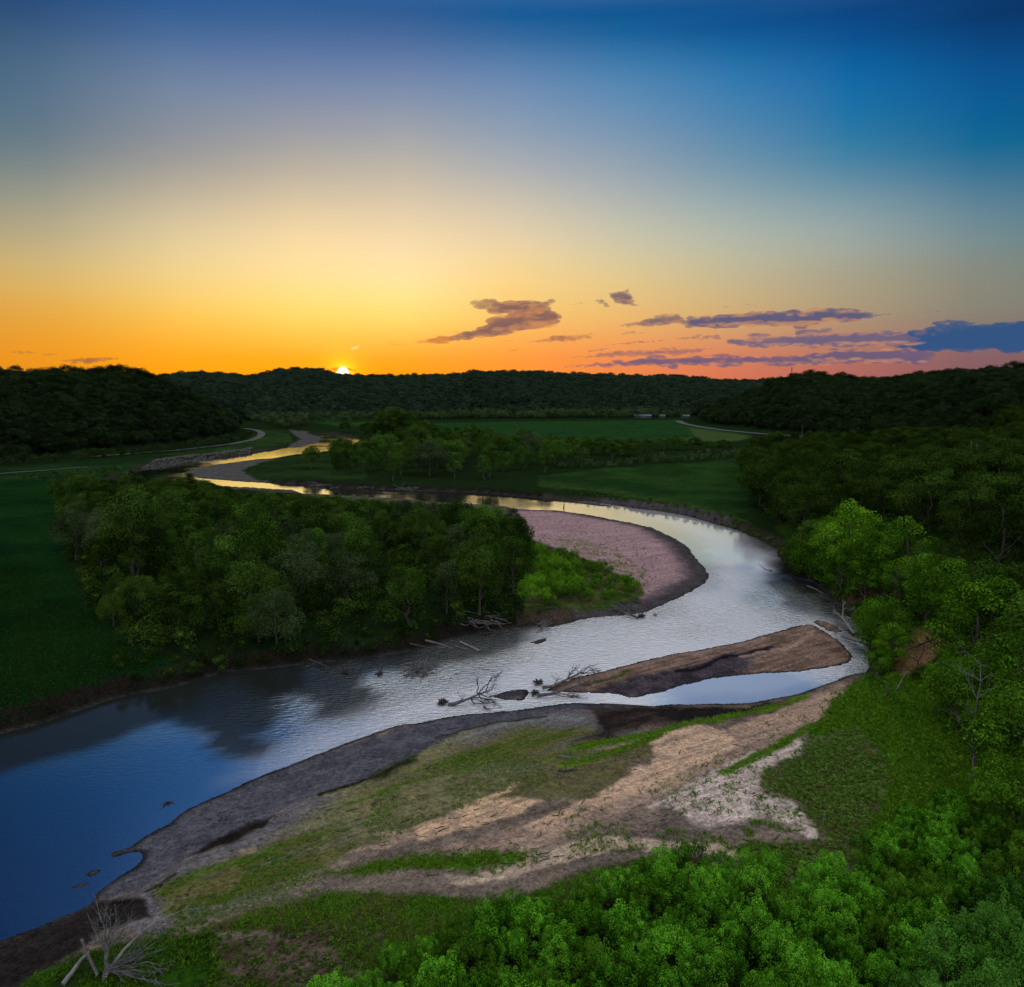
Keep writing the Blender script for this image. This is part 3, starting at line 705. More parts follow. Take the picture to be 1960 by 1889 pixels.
    L(fr.outputs[0], fm.inputs[0])
    mx = N(nt, 'ShaderNodeMixShader')
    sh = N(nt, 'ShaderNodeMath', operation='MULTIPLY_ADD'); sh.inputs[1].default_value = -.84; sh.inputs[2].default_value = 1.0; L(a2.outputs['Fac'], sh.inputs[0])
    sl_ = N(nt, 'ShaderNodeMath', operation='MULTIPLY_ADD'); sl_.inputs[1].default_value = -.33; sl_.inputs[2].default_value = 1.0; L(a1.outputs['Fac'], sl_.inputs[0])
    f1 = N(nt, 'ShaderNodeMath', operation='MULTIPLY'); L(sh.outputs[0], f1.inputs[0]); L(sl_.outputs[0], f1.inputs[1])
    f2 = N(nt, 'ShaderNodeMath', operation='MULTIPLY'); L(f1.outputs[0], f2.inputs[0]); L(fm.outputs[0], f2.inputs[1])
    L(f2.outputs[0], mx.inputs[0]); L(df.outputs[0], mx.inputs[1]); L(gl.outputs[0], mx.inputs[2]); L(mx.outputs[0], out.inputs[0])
    me.materials.append(m)
    o = link('river', me); tag(o, 'winding river reflecting the evening sky', kind='structure')
build_water()

# ------------------------------------------------------------------ sky, sun, camera
def build_world():
    # evening sky: colour by elevation at several azimuths, blended
    xs = [0, 250, 500, 750, 1000, 1250, 1500, 1750, 1960]
    ys = [0, 150, 300, 450, 525, 600, 700]
    tab = np.array([
        [(15, 55, 96), (35, 85, 140), (40, 90, 146), (40, 90, 147), (20, 90, 150), (0, 85, 144), (0, 75, 136), (0, 62, 114), (0, 46, 90)],
        [(45, 90, 120), (100, 124, 152), (108, 130, 165), (114, 134, 170), (100, 135, 176), (66, 128, 175), (20, 110, 170), (0, 90, 152), (0, 72, 130)],
        [(90, 118, 125), (136, 141, 146), (168, 164, 158), (180, 175, 166), (160, 168, 178), (130, 154, 175), (80, 135, 166), (38, 115, 155), (5, 95, 136)],
        [(165, 152, 115), (206, 190, 150), (238, 212, 160), (241, 215, 170), (226, 206, 168), (190, 190, 170), (164, 174, 165), (136, 152, 155), (80, 122, 132)],
        [(200, 165, 95), (230, 198, 130), (250, 218, 145), (255, 228, 166), (245, 210, 140), (214, 194, 145), (178, 170, 142), (152, 146, 127), (110, 125, 122)],
        [(216, 152, 62), (242, 186, 78), (255, 210, 100), (255, 222, 118), (248, 196, 108), (228, 182, 114), (190, 160, 120), (150, 138, 118), (120, 118, 112)],
        [(226, 140, 30), (250, 158, 24), (255, 164, 16), (255, 158, 24), (252, 148, 56), (234, 132, 80), (198, 114, 94), (150, 98, 98), (116, 86, 98)]], float)
    def el_at(x, y):
        d = ray(x, y); return math.atan2(d[2], math.hypot(d[0], d[1]))
    el_cols = np.array([[el_at(x, y) for y in ys] for x in xs])      # true elevation of every sample
    az_cols = np.array([az_of(x) for x in xs])
    up0 = np.array([(18, 46, 88), (40, 76, 128), (74, 110, 168), (110, 144, 204), (160, 180, 224), (165, 186, 226), (150, 178, 226), (110, 150, 210), (70, 120, 190)], float)   # elevation 29
    up = np.array([(20, 44, 84), (64, 100, 155), (120, 150, 200), (200, 212, 240), (240, 244, 252), (240, 244, 252), (240, 244, 252), (210, 224, 244), (170, 195, 230)], float)   # elevation 36
    zen = np.array([(250, 252, 255)] * 9, float)  # unseen zenith, like the rows above, brightened for ground light and river reflections
    low = tab[-1] * np.array([1.0, 0.9, 0.85])
    ncol = len(xs)
    def els_of(c): return np.concatenate([[R(-8)], el_cols[c][::-1], [R(29), R(36), R(58), R(90)]])
    def col_of(c): return lin(np.stack([low[c]] + [tab[q][c] for q in range(len(ys) - 1, -1, -1)] + [up0[c], up[c], (up[c] + zen[c] * 2) / 3, zen[c]], 0))
    def cubic(xp, fp, x):
        # monotone-ish Catmull-Rom
        i = np.clip(np.searchsorted(xp, x) - 1, 0, len(xp) - 2)
        h = xp[i + 1] - xp[i]; t = (x - xp[i]) / h
        def sl(k):
            k0 = max(k - 1, 0); k1 = min(k + 1, len(xp) - 1)
            return (fp[k1] - fp[k0]) / (xp[k1] - xp[k0])
        m0, m1 = sl(i) * h, sl(i + 1) * h
        return (2 * t ** 3 - 3 * t ** 2 + 1) * fp[i] + (t ** 3 - 2 * t ** 2 + t) * m0 + (-2 * t ** 3 + 3 * t ** 2) * fp[i + 1] + (t ** 3 - t ** 2) * m1
    azs = np.linspace(az_cols[0] - R(4), az_cols[-1] + R(4), 11)
    e_st = np.concatenate([np.linspace(R(-2), R(26), 22), np.radians([30, 35, 42, 50, 58, 66, 78, 90])])
    W = bpy.data.worlds.new('World'); bpy.context.scene.world = W; W.use_nodes = True
    nt = W.node_tree; L = nt.links.new
    for n in list(nt.nodes): nt.nodes.remove(n)
    out = nt.nodes.new('ShaderNodeOutputWorld')
    tc = N(nt, 'ShaderNodeTexCoord')
    sx = N(nt, 'ShaderNodeSeparateXYZ'); L(tc.outputs['Generated'], sx.inputs[0])
    az = N(nt, 'ShaderNodeMath', operation='ARCTAN2'); L(sx.outputs['X'], az.inputs[0]); L(sx.outputs['Y'], az.inputs[1])
    el = N(nt, 'ShaderNodeMath', operation='ARCSINE'); L(sx.outputs['Z'], el.inputs[0])
    # faint streaking of the haze layers
    mp = N(nt, 'ShaderNodeMapping'); mp.inputs['Scale'].default_value = (3, 3, 60); L(tc.outputs['Generated'], mp.inputs['Vector'])
    nz = N(nt, 'ShaderNodeTexNoise'); nz.inputs['Scale'].default_value = 1.3; nz.inputs['Detail'].default_value = 5
    L(mp.outputs[0], nz.inputs['Vector'])
    of = N(nt, 'ShaderNodeMapRange'); of.inputs[1].default_value = 0; of.inputs[2].default_value = 1; of.inputs[3].default_value = -0.002; of.inputs[4].default_value = 0.002
    L(nz.outputs['Fac'], of.inputs[0])
    ad = N(nt, 'ShaderNodeMath', operation='ADD'); L(el.outputs[0], ad.inputs[0]); L(of.outputs[0], ad.inputs[1])
    ps = N(nt, 'ShaderNodeMapRange'); ps.inputs[1].default_value = R(-2); ps.inputs[2].default_value = R(90); L(ad.outputs[0], ps.inputs[0])
    prev = None
    pa = None
    grid = None
    for k, a in enumerate(azs):
        aa = np.clip(a, az_cols[0], az_cols[-1])
        grid = np.stack([np.stack([np.clip(cubic(els_of(c), col_of(c), e), 0, 1.2) for e in e_st]) for c in range(ncol)]) if k == 0 else grid
        stops = [((e - R(-2)) / (R(90) - R(-2)), tuple(np.clip(cubic(az_cols, grid[:, q], aa), 0, 1.2))) for q, e in enumerate(e_st)]
        stops = [(min(max(p, 0), 1), c) for p, c in stops]
        rp = ramp(nt, stops)
        L(ps.outputs[0], rp.inputs[0])
        if prev is None: prev = rp.outputs[0]
        else:
            mr = N(nt, 'ShaderNodeMapRange'); mr.inputs[1].default_value = pa; mr.inputs[2].default_value = a
            L(az.outputs[0], mr.inputs[0])
            mx = N(nt, 'ShaderNodeMixRGB'); L(mr.outputs[0], mx.inputs[0]); L(prev, mx.inputs[1]); L(rp.outputs[0], mx.inputs[2])
            prev = mx.outputs[0]
        pa = a
    # sky behind the viewer: out of view, brightened to light ground and foliage
    aab = N(nt, 'ShaderNodeMath', operation='ABSOLUTE'); L(az.outputs[0], aab.inputs[0])
    mb = N(nt, 'ShaderNodeMapRange', interpolation_type='SMOOTHSTEP'); mb.inputs[1].default_value = R(50); mb.inputs[2].default_value = R(105); L(aab.outputs[0], mb.inputs[0])
    rb = ramp(nt, [(0.0, (.66, .62, .66)), (0.25, (1.08, 1.10, 1.12)), (0.6, (1.1, 1.12, 1.16)), (1.0, tuple(lin((250, 252, 255))))])
    L(ps.outputs[0], rb.inputs[0])
    mx = N(nt, 'ShaderNodeMixRGB'); L(mb.outputs[0], mx.inputs[0]); L(prev, mx.inputs[1]); L(rb.outputs[0], mx.inputs[2])
    # sun disc and aureole
    a0, e0 = az_of(657), el_of(713.5)
    sd = (math.sin(a0) * math.cos(e0), math.cos(a0) * math.cos(e0), math.sin(e0))
    nv = N(nt, 'ShaderNodeVectorMath', operation='NORMALIZE'); L(tc.outputs['Generated'], nv.inputs[0])
    dv = N(nt, 'ShaderNodeVectorMath', operation='DISTANCE'); dv.inputs[1].default_value = sd; L(nv.outputs[0], dv.inputs[0])
    disc = N(nt, 'ShaderNodeMapRange', interpolation_type='SMOOTHSTEP'); disc.inputs[1].default_value = R(0.44); disc.inputs[2].default_value = R(0.28); L(dv.outputs['Value'], disc.inputs[0])
    def glow(width, colr, prv):
        q = N(nt, 'ShaderNodeMath', operation='DIVIDE'); q.inputs[1].default_value = -width; L(dv.outputs['Value'], q.inputs[0])
        e = N(nt, 'ShaderNodeMath', operation='EXPONENT'); L(q.outputs[0], e.inputs[0])
        v = N(nt, 'ShaderNodeVectorMath', operation='SCALE'); v.inputs[0].default_value = colr; L(e.outputs[0], v.inputs['Scale'])
        s = N(nt, 'ShaderNodeVectorMath', operation='ADD'); L(prv, s.inputs[0]); L(v.outputs[0], s.inputs[1])
        return s.outputs[0]
    c = glow(R(0.5), (6.0, 1.1, .03), mx.outputs[0])
    c = glow(R(5.0), (.06, .02, .0), c)
    v = N(nt, 'ShaderNodeVectorMath', operation='SCALE'); v.inputs[0].default_value = (9, 6.5, 3.5); L(disc.outputs[0], v.inputs['Scale'])
    s = N(nt, 'ShaderNodeVectorMath', operation='ADD'); L(c, s.inputs[0]); L(v.outputs[0], s.inputs[1])
    bg = N(nt, 'ShaderNodeBackground'); L(s.outputs[0], bg.inputs['Color']); bg.inputs['Strength'].default_value = 1.0
    # physical sky underneath
    sk = N(nt, 'ShaderNodeTexSky', sky_type='NISHITA'); sk.sun_disc = False
    sk.sun_elevation = e0; sk.sun_rotation = a0; sk.altitude = 250; sk.air_density = 1.0; sk.dust_density = 1.5
    bg2 = N(nt, 'ShaderNodeBackground'); L(sk.outputs[0], bg2.inputs['Color']); bg2.inputs['Strength'].default_value = 0.004
    av = N(nt, 'ShaderNodeAddShader'); L(bg.outputs[0], av.inputs[0]); L(bg2.outputs[0], av.inputs[1]); L(av.outputs[0], out.inputs[0])
    ld = bpy.data.lights.new('sun', 'SUN'); ld.energy = 0.7; ld.angle = R(0.5); ld.color = (1, .52, .2)
    lo = bpy.data.objects.new('sun', ld); C.objects.link(lo)
    from mathutils import Vector
    lo.rotation_euler = Vector(sd).to_track_quat('Z', 'Y').to_euler()
    lo.location = (-300, 1000, 400)
build_world()

cam = bpy.data.cameras.new('camera'); co = bpy.data.objects.new('camera', cam); C.objects.link(co)
cam.sensor_width = 36; cam.lens = 36 * F / 1960; cam.clip_start = 0.5; cam.clip_end = 40000
co.location = (0, 0, CAMH); co.rotation_euler = (math.pi / 2 - TH, 0, 0)
sc = bpy.context.scene
sc.camera = co
sc.render.resolution_x = 1024; sc.render.resolution_y = 987
sc.view_settings.view_transform = 'Standard'; sc.view_settings.look = 'None'; sc.view_settings.exposure = 0; sc.view_settings.gamma = 1
sc.render.engine = 'CYCLES'
cy = sc.cycles
cy.max_bounces = 5; cy.diffuse_bounces = 2; cy.glossy_bounces = 2; cy.transmission_bounces = 2; cy.transparent_max_bounces = 16; cy.volume_bounces = 0
cy.caustics_reflective = False; cy.caustics_refractive = False
cy.use_denoising = True
# ------------------------------------------------------------------ foliage builders
def unit(n):
    v = rng.normal(0, 1, (n, 3)); return v / np.linalg.norm(v, axis=1, keepdims=True)

def leaf_quads(P, Nn, size, asp=0.6, jit=0.55):
    n = len(P)
    Nn = Nn + rng.normal(0, jit, (n, 3)); Nn /= np.linalg.norm(Nn, axis=1, keepdims=True)
    t = np.cross(Nn, unit(n)); t /= np.maximum(np.linalg.norm(t, axis=1, keepdims=True), 1e-6)
    b = np.cross(Nn, t)
    s = size * rng.uniform(0.6, 1.35, (n, 1))
    h = Nn * s * rng.uniform(-0.2, 0.2, (n, 1))
    return np.stack([P - t * s, P - b * s * asp + h, P + t * s, P + b * s * asp + h], 1)

def lumps_to_leaves(cs, rs, per, leaf, vert=1.0, low=-0.35, lumptint=0.22, inner=0.12):
    Q = []; T = []
    for c, r in zip(cs, rs):
        n = int(per * rng.uniform(0.8, 1.2))
        d = unit(n * 2); d = d[(d[:, 2] > low) | (rng.random(len(d)) < 0.25)][:n]
        rad = np.where(rng.random((len(d), 1)) < inner, rng.uniform(0.3, 0.8, (len(d), 1)), rng.uniform(0.82, 1.1, (len(d), 1)))
        p = c + d * r * rad * np.array([1, 1, vert])
        Q.append(leaf_quads(p, d + np.array([0, 0, .25]), leaf))
        T.append(np.clip(0.5 + rng.normal(0, lumptint) + rng.normal(0, 0.13, len(d)), 0, 1))
    return np.concatenate(Q), np.concatenate(T)

def ell_points(n, rx, rz, cz, fill=0.55, low=-0.6, taper=0.0):
    d = unit(n * 3); d = d[d[:, 2] > low][:n]
    q = d * rng.uniform(fill, 1.0, (len(d), 1)) ** 0.6
    k = 1 - taper * np.clip(q[:, 2:3], -1, 1)
    return np.concatenate([q[:, :2] * rx * k, q[:, 2:3] * rz + cz], 1)

def trunk_mesh(name, h, r, crown_r, mat, limbs=6, lean=0.05):
    T = Tubes()
    top = np.array([rng.normal(0, lean) * h, rng.normal(0, lean) * h, h * 0.78])
    path = wander((0, 0, -0.6), top, 7, 0.025)
    T.add(path, r, r * 0.25, 6, 0.06)
    for i in range(limbs):
        f = rng.uniform(0.32, 0.85); b = path[int(f * 6)]
        a = rng.uniform(0, 6.28)
        e = b + np.array([math.cos(a) * crown_r * rng.uniform(.5, .85), math.sin(a) * crown_r * rng.uniform(.5, .85), h * rng.uniform(.12, .3)])
        T.add(wander(b, e, 5, 0.06, -0.05), r * 0.45 * (1.1 - f * .6), r * 0.08, 4)
    return T.mesh(name, mat)

PROTO = {}; SRC = {}
def tree_proto(key, h, rx, rz, cz, nl, lr, per, leaf, taper=0.0, vert=0.85, low=-0.6, r=0.22, limbs=6):
    cs = ell_points(nl, rx, rz, cz, 0.5, low, taper)
    rs = lr * rng.uniform(0.65, 1.3, nl)
    Q, T = lumps_to_leaves(cs, rs, per, leaf, vert)
    PROTO[key] = (quads_mesh('crown_' + key, Q, T, (M['fol_dark'],)), trunk_mesh('trunk_' + key, h, r, rx, M['bark'], limbs), h)

# all prototypes are about ten metres tall
for i in range(3): tree_proto('round%d' % i, 10, 3.7, 3.6, 6.1, 56, 1.2, 150, 0.135)
for i in range(2): tree_proto('broad%d' % i, 10, 4.9, 3.3, 6.3, 68, 1.3, 150, 0.14)
for i in range(3): tree_proto('tall%d' % i, 10, 2.5, 4.1, 5.7, 50, 1.0, 140, 0.12, 0.25)
for i in range(2): tree_proto('loose%d' % i, 10, 3.0, 4.0, 5.9, 38, 0.95, 130, 0.12, 0.15, 0.8, -0.7)
for i in range(2): tree_proto('willow%d' % i, 10, 4.3, 3.6, 5.2, 64, 1.1, 150, 0.115, 0.2, 1.25, -0.9)

KINDS = ['round0', 'round1', 'round2', 'broad0', 'broad1', 'tall0', 'tall1', 'tall2', 'loose0', 'loose1', 'willow0', 'willow1']

def tree(kind, x, y, z, h, fol, label, group, name='tree', wide=1.0, rot=None, tilt=(0, 0)):
    crown, trunk, h0 = PROTO[kind]
    s = h / h0
    e = empty(name, (x, y, z - 0.1), label, 'tree', group)
    e.rotation_euler = (tilt[0], tilt[1], rng.uniform(0, 6.28) if rot is None else rot)
    e.scale = (s * wide, s * wide, s)
    o = link('crown', crown, e)
    SRC.setdefault(kind, o)
    if fol != 'fol_dark':
        o.material_slots[0].link = 'OBJECT'; o.material_slots[0].material = M[fol]
    link('trunk', trunk, e)
    return e

def scatter(P, gap, nmax, seed, tries=9000):
    """dart throwing inside a map polygon, world spacing 'gap' metres"""
    r = np.random.default_rng(seed)
    W = poly_w(P)
    lo, hi = W.min(0), W.max(0)
    pts = r.uniform(lo, hi, (tries, 2))
    pts = pts[inpoly(pts[:, 0], pts[:, 1], W)]
    keep = []
    cell = {}
    for p in pts:
        k = (int(p[0] // gap), int(p[1] // gap))
        ok = True
        for i in (-1, 0, 1):
            for j in (-1, 0, 1):
                for q in cell.get((k[0] + i, k[1] + j), ()):
                    if (q[0] - p[0]) ** 2 + (q[1] - p[1]) ** 2 < gap * gap: ok = False
        if ok:
            keep.append(p); cell.setdefault(k, []).append(p)
            if len(keep) >= nmax: break
    return np.array(keep)

def cap(px, py, X, Y, h):
    """keep the back rows of the grove low enough for the river behind to show"""
    line = np.interp(px, [0, 100, 150, 330, 400, 430, 640, 850, 935, 990, 1030], [935, 930, 920, 922, 930, 950, 960, 974, 962, 985, 1040])
    return np.minimum(h, (py - line) * np.hypot(X, Y) / F * .98)

# ------------------------------------------------------------------ grove inside the river bend
GROVE = [(105, 962), (200, 945), (330, 948), (480, 956), (620, 968), (830, 990), (960, 1012), (1005, 1050), (1000, 1100), (1010, 1150), (990, 1185), (850, 1212), (700, 1236), (560, 1254), (430, 1268), (310, 1285), (240, 1260), (190, 1200), (150, 1110), (120, 1010)]
pts = scatter(GROVE, 6.0, 150, 11)
order = np.argsort(np.hypot(pts[:, 0], pts[:, 1])); fill_grove = pts[order[88:]]; pts = pts[order[:88]]
Z = terrain(pts[:, 0], pts[:, 1])
ppx, ppy = proj(pts[:, 0], pts[:, 1])
for (x, y), z, a, b in zip(pts, Z, ppx, ppy):
    front = b > 1150
    h = rng.uniform(8.5, 13.5)
    if b < 1010: h = rng.uniform(7, 11)
    if a < 330 and b > 1150: h = rng.uniform(5, 9)
    h = float(cap(a, b, x, y, h))
    if h < 3: continue
    k = KINDS[rng.integers(0, 12)]
    fol = ['fol_dark', 'fol_dark', 'fol_grey', 'fol_mid'][rng.integers(0, 4)]
    if a < 420 and b > 1100: fol = 'fol_dark'
    where = ('at the water edge of' if front else 'at the meadow side of' if a < 250 else 'at the far side of' if b < 1020 else 'in the middle of')
    tree(k, x, y, z, h, fol, 'dark leafy tree %s the dense grove inside the river bend' % where, 'trees of the grove inside the river bend', wide=rng.uniform(.85, 1.15))
for a, b, h, k, fol, lab in [
    (255, 1110, 21, 'tall1', 'fol_dark', 'tallest broad tree at the meadow corner of the dark grove'),
    (330, 1040, 15, 'tall0', 'fol_dark', 'tall dark tree behind the tallest tree of the grove'),
    (150, 1015, 9.5, 'willow0', 'fol_grey', 'grey-green willow standing at the meadow edge of the grove'),
    (480, 1155, 15, 'broad0', 'fol_mid', 'large round-topped tree in the middle of the dark grove'),
    (930, 1100, 15, 'tall2', 'fol_mid', 'slender tree rising above the river end of the dark grove'),
    (780, 1200, 11.5, 'loose0', 'fol_mid', 'light loose-crowned tree at the water edge of the dark grove'),
    (530, 1235, 10.5, 'willow1', 'fol_grey', 'pale grey willow leaning at the water edge of the grove'),
    (365, 945, 8.5, 'tall0', 'fol_dark', 'pointed tree at the back of the grove before the golden water'),
    (1022, 1172, 7.6, 'round1', 'fol_bright', 'small bright green tree with pale leaning trunk beside the sandbar'),
    (1012, 1075, 6.5, 'tall1', 'fol_bank', 'narrow green tree where the dark grove meets the pink sandbar')]:
    X, Y, Zz = put(a, b)
    tree(k, X[0], Y[0], Zz[0], h, fol, lab, None)

# ------------------------------------------------------------------ grove beyond the river
MID = [(592, 906), (640, 885), (700, 868), (800, 858), (900, 850), (1060, 868), (1230, 876), (1240, 886), (1130, 903), (1060, 914), (900, 930), (760, 930), (700, 926), (610, 919)]
pts = scatter(MID, 10.5, 105, 12)
order = np.argsort(np.hypot(pts[:, 0], pts[:, 1])); fill_mid = pts[order[58:]]; pts = pts[order[:58]]
Z = terrain(pts[:, 0], pts[:, 1]); ppx, ppy = proj(pts[:, 0], pts[:, 1])
for (x, y), z, a, b in zip(pts, Z, ppx, ppy):
    h = rng.uniform(11, 17) * (0.75 if a > 1080 else 1)
    fol = ['fol_dark', 'fol_grey', 'fol_mid', 'fol_mid'][rng.integers(0, 4)] if a > 720 else ['fol_dark', 'fol_mid'][rng.integers(0, 2)]
    where = 'facing the river in' if b > 900 else 'at the field side of'
    tree(KINDS[rng.integers(0, 12)], x, y, z, h, fol, 'small dark tree %s the grove beyond the river' % where, 'trees of the grove beyond the river', wide=rng.uniform(.9, 1.25))
far = [(663, 828, 10.5, 'broad0', 'lone round tree on the bank beside the golden upper reach')]
for a, b, h in [(712, 846, 15), (733, 842, 20), (752, 840, 25), (776, 842, 22), (745, 848, 17), (798, 850, 14), (704, 838, 12)]:
    far.append((a, b, h, KINDS[rng.integers(0, 5)], 'tall dark tree in the cluster before the far green field'))
for a, b, h in [(812, 858, 19), (798, 862, 16), (832, 861, 10)]:
    far.append((a, b, h, 'broad1', 'rounded tree at the near corner of the far green field'))
for a, b, h in [(870, 857, 11), (900, 858, 12), (930, 860, 10), (960, 858, 8), (1000, 862, 10), (1035, 862, 11), (1060, 864, 10), (1100, 862, 9), (1118, 862, 8), (1180, 866, 8), (1210, 865, 9), (1240, 864, 9), (1270, 862, 9), (1290, 860, 10), (1305, 862, 8), (1330, 862, 9), (1355, 866, 8), (1385, 868, 9)]:
    far.append((a, b, h, KINDS[rng.integers(0, 5)], 'dark tree in the row along the near edge of the far field'))
for a, b, h, k, lab in far:
    X, Y, Zz = put(a, b)
    tree(k, X[0], Y[0], Zz[0], h, 'fol_dark', lab, 'dark trees around the far fields' if 'lone' not in lab else None, wide=1.15)

# ------------------------------------------------------------------ bright trees on the right bank
bank = [
    (1548, 1112, 10.5, 'willow0', 'fol_bank', 1.1, (0, -.12), 'wide willow leaning over the water at the right bank'),
    (1572, 1112, 11.5, 'tall0', 'fol_bright', 1.1, (0, 0), 'small bright tree right behind the leaning willow on the right bank'),
    (1585, 1085, 12.0, 'round0', 'fol_bright', .85, (0, 0), 'bright round tree at the back of the clump on the right bank'),
    (1618, 1118, 18.0, 'loose1', 'fol_bright', 1.0, (0, 0), 'tallest bright loose-crowned tree of the clump on the right bank'),
    (1600, 1125, 12.5, 'tall2', 'fol_bank', 1.1, (0, 0), 'green tree below the tallest bright tree on the right bank'),
    (1648, 1105, 15.5, 'tall1', 'fol_bright', 1.1, (0, 0), 'bright narrow tree right of the tallest one on the right bank'),
    (1640, 1135, 11.0, 'round2', 'fol_bank', .9, (0, 0), 'shorter round green tree in front of the bright clump'),
    (1672, 1122, 12.5, 'loose0', 'fol_bright', 1.1, (0, 0), 'bright airy tree at the right end of the clump on the bank'),
    (1720, 1165, 10.0, 'tall1', 'fol_bright', 1.1, (0, 0), 'bright young tree on the crest above the bare bank'),
    (1765, 1175, 10.5, 'loose1', 'fol_bright', 1.2, (0, 0), 'light feathery tree on the crest left of the sandy slope'),
    (1840, 1235, 10.5, 'loose0', 'fol_bright', 1.2, (0, 0), 'light feathery tree on the crest right of the sandy slope'),
    (1878, 1395, 9.5, 'tall2', 'fol_bright', 1.2, (0, 0), 'bright narrow tree low on the right slope'),
    (1818, 1340, 6.5, 'round1', 'fol_bright', 1.1, (0, 0), 'small round bright tree at the foot of the right slope'),
    (1905, 1560, 6.5, 'loose1', 'fol_bright', 1.2, (0, 0), 'light young tree between the meadow and the thicket'),
    (1700, 1130, 14.0, 'loose0', 'fol_bank', 1.1, (0, 0), 'loose grey-green tree with bare pale limbs on the right bank'),
    (1735, 1140, 15.0, 'loose1', 'fol_bank', 1.1, (0, .05), 'thin tall tree on top of the eroded right bank'),
    (1600, 1140, 9.0, 'loose1', 'fol_bright', 1.1, (0, 0), 'small light tree growing low on the right bank'),
    (1655, 1150, 10.0, 'tall2', 'fol_bank', 1.2, (0, 0), 'narrow tree in front of the bright clump on the right bank'),
    (1690, 1150, 8.0, 'loose0', 'fol_bright', 1.2, (0, 0), 'yellow-green young tree with thin trunk on the right bank'),
    (1520, 1085, 6.5, 'round2', 'fol_bank', 1.2, (0, 0), 'small bushy tree at the upstream end of the right bank'),
    (1560, 1080, 11, 'round1', 'fol_mid', 1.1, (0, 0), 'shaded tree behind the leaning willow'),
    (1690, 1258, 10.5, 'willow1', 'fol_bank', 1.05, (0, 0), 'dark-trunked tree in front of the bare sandy slope'),
    (1672, 1235, 7.5, 'round2', 'fol_bank', 1.15, (0, 0), 'bushy tree above the white driftwood trunk'),
    (1708, 1280, 7.0, 'loose1', 'fol_bright', 1.2, (0, 0), 'light tree at the foot of the bare sandy slope'),
    (1680, 1296, 4.5, 'round0', 'fol_bank', 1.25, (0, 0), 'low round bush-like tree at the corner of the backwater'),
    (1775, 1190, 12, 'loose0', 'fol_bank', 1.1, (0, 0), 'sparse tree at the top of the bare sandy slope'),
    (1815, 1205, 12, 'tall2', 'fol_bank', 1.2, (0, 0), 'leafy tree at the upper corner of the bare sandy slope'),
    (1860, 1330, 15, 'loose1', 'fol_bright', 1.2, (0, 0), 'tall light tree with straight pale trunk on the right slope'),
    (1895, 1290, 14, 'tall0', 'fol_bank', 1.2, (0, 0), 'full leafy tree high on the right slope'),
    (1935, 1420, 14, 'loose0', 'fol_bank', 1.1, (0, 0), 'tall tree at the right slope above the meadow'),
    (1830, 1400, 9, 'round1', 'fol_bank', 1.1, (0, 0), 'rounded tree where the meadow meets the right slope'),
    (1790, 1375, 6, 'loose1', 'fol_bright', 1.2, (0, 0), 'young light tree low on the right slope'),
    (1890, 1490, 9, 'tall1', 'fol_bank', 1.3, (0, 0), 'narrow leafy tree beside the grey dead trunk'),
    (1950, 1530, 12, 'round2', 'fol_bank', 1.1, (0, 0), 'dense tree at the right slope above the willow thicket'),
    (1845, 1260, 10, 'round0', 'fol_bank', 1.15, (0, 0), 'shaded tree halfway up the right slope'),
    (1920, 1240, 13, 'round2', 'fol_mid', 1.1, (0, 0), 'dark tree on the crest of the right slope'),
    (1985, 1330, 14, 'tall1', 'fol_mid', 1.2, (0, 0), 'shaded tree behind the crest of the right slope'),
    (1960, 1620, 9, 'broad0', 'fol_bank', 1.0, (0, 0), 'broad tree behind the pale willow thicket')]
for a, b, h, k, fol, w, tl, lab in bank:
    X, Y, Zz = put(a, b)
    tree(k, X[0], Y[0], Zz[0], h, fol, lab, None, wide=w, tilt=tl)

# ------------------------------------------------------------------ dark woods on the right
WOOD = [(1440, 893), (1470, 880), (1560, 868), (1700, 866), (1960, 872), (2250, 905), (2350, 1150), (2250, 1330), (2020, 1330), (1920, 1235), (1830, 1170), (1740, 1110), (1660, 1075), (1560, 1058), (1500, 1030), (1450, 975), (1432, 930)]
wpts = scatter(WOOD, 8.5, 900, 13, 60000)
Zw = terrain(wpts[:, 0], wpts[:, 1]); wa, wb_ = proj(wpts[:, 0], wpts[:, 1], Zw)
order = np.argsort(np.hypot(wpts[:, 0], wpts[:, 1]))
vis = [i for i in order if wa[i] < 2080]
near_i = vis[:74]; rest = [i for i in order if i not in set(near_i)]
for i in near_i:
    (x, y), z = wpts[i], Zw[i]
    h = rng.uniform(11, 17)
    fol = ['fol_wood', 'fol_wood', 'fol_dark', 'fol_wood', 'fol_dark'][rng.integers(0, 5)]
    where = 'near the bright bank trees' if wa[i] < 1750 else 'on the slope at the right'
    tree(KINDS[rng.integers(0, 10)], x, y, z, h, fol, 'tall dark tree %s in the woods right of the river' % where, 'trees of the dark woods right of the river', wide=rng.uniform(.95, 1.3))

# ------------------------------------------------------------------ distant woods: masses nobody could count
def low_proto(nl, per, leaf, rx=.42, rz=.42, cz=.56, lr=.2):
    cs = ell_points(nl, rx, rz, cz, 0.4, -0.5)
    return lumps_to_leaves(cs, lr * rng.uniform(.7, 1.3, nl), per, leaf, 0.9, -0.2)

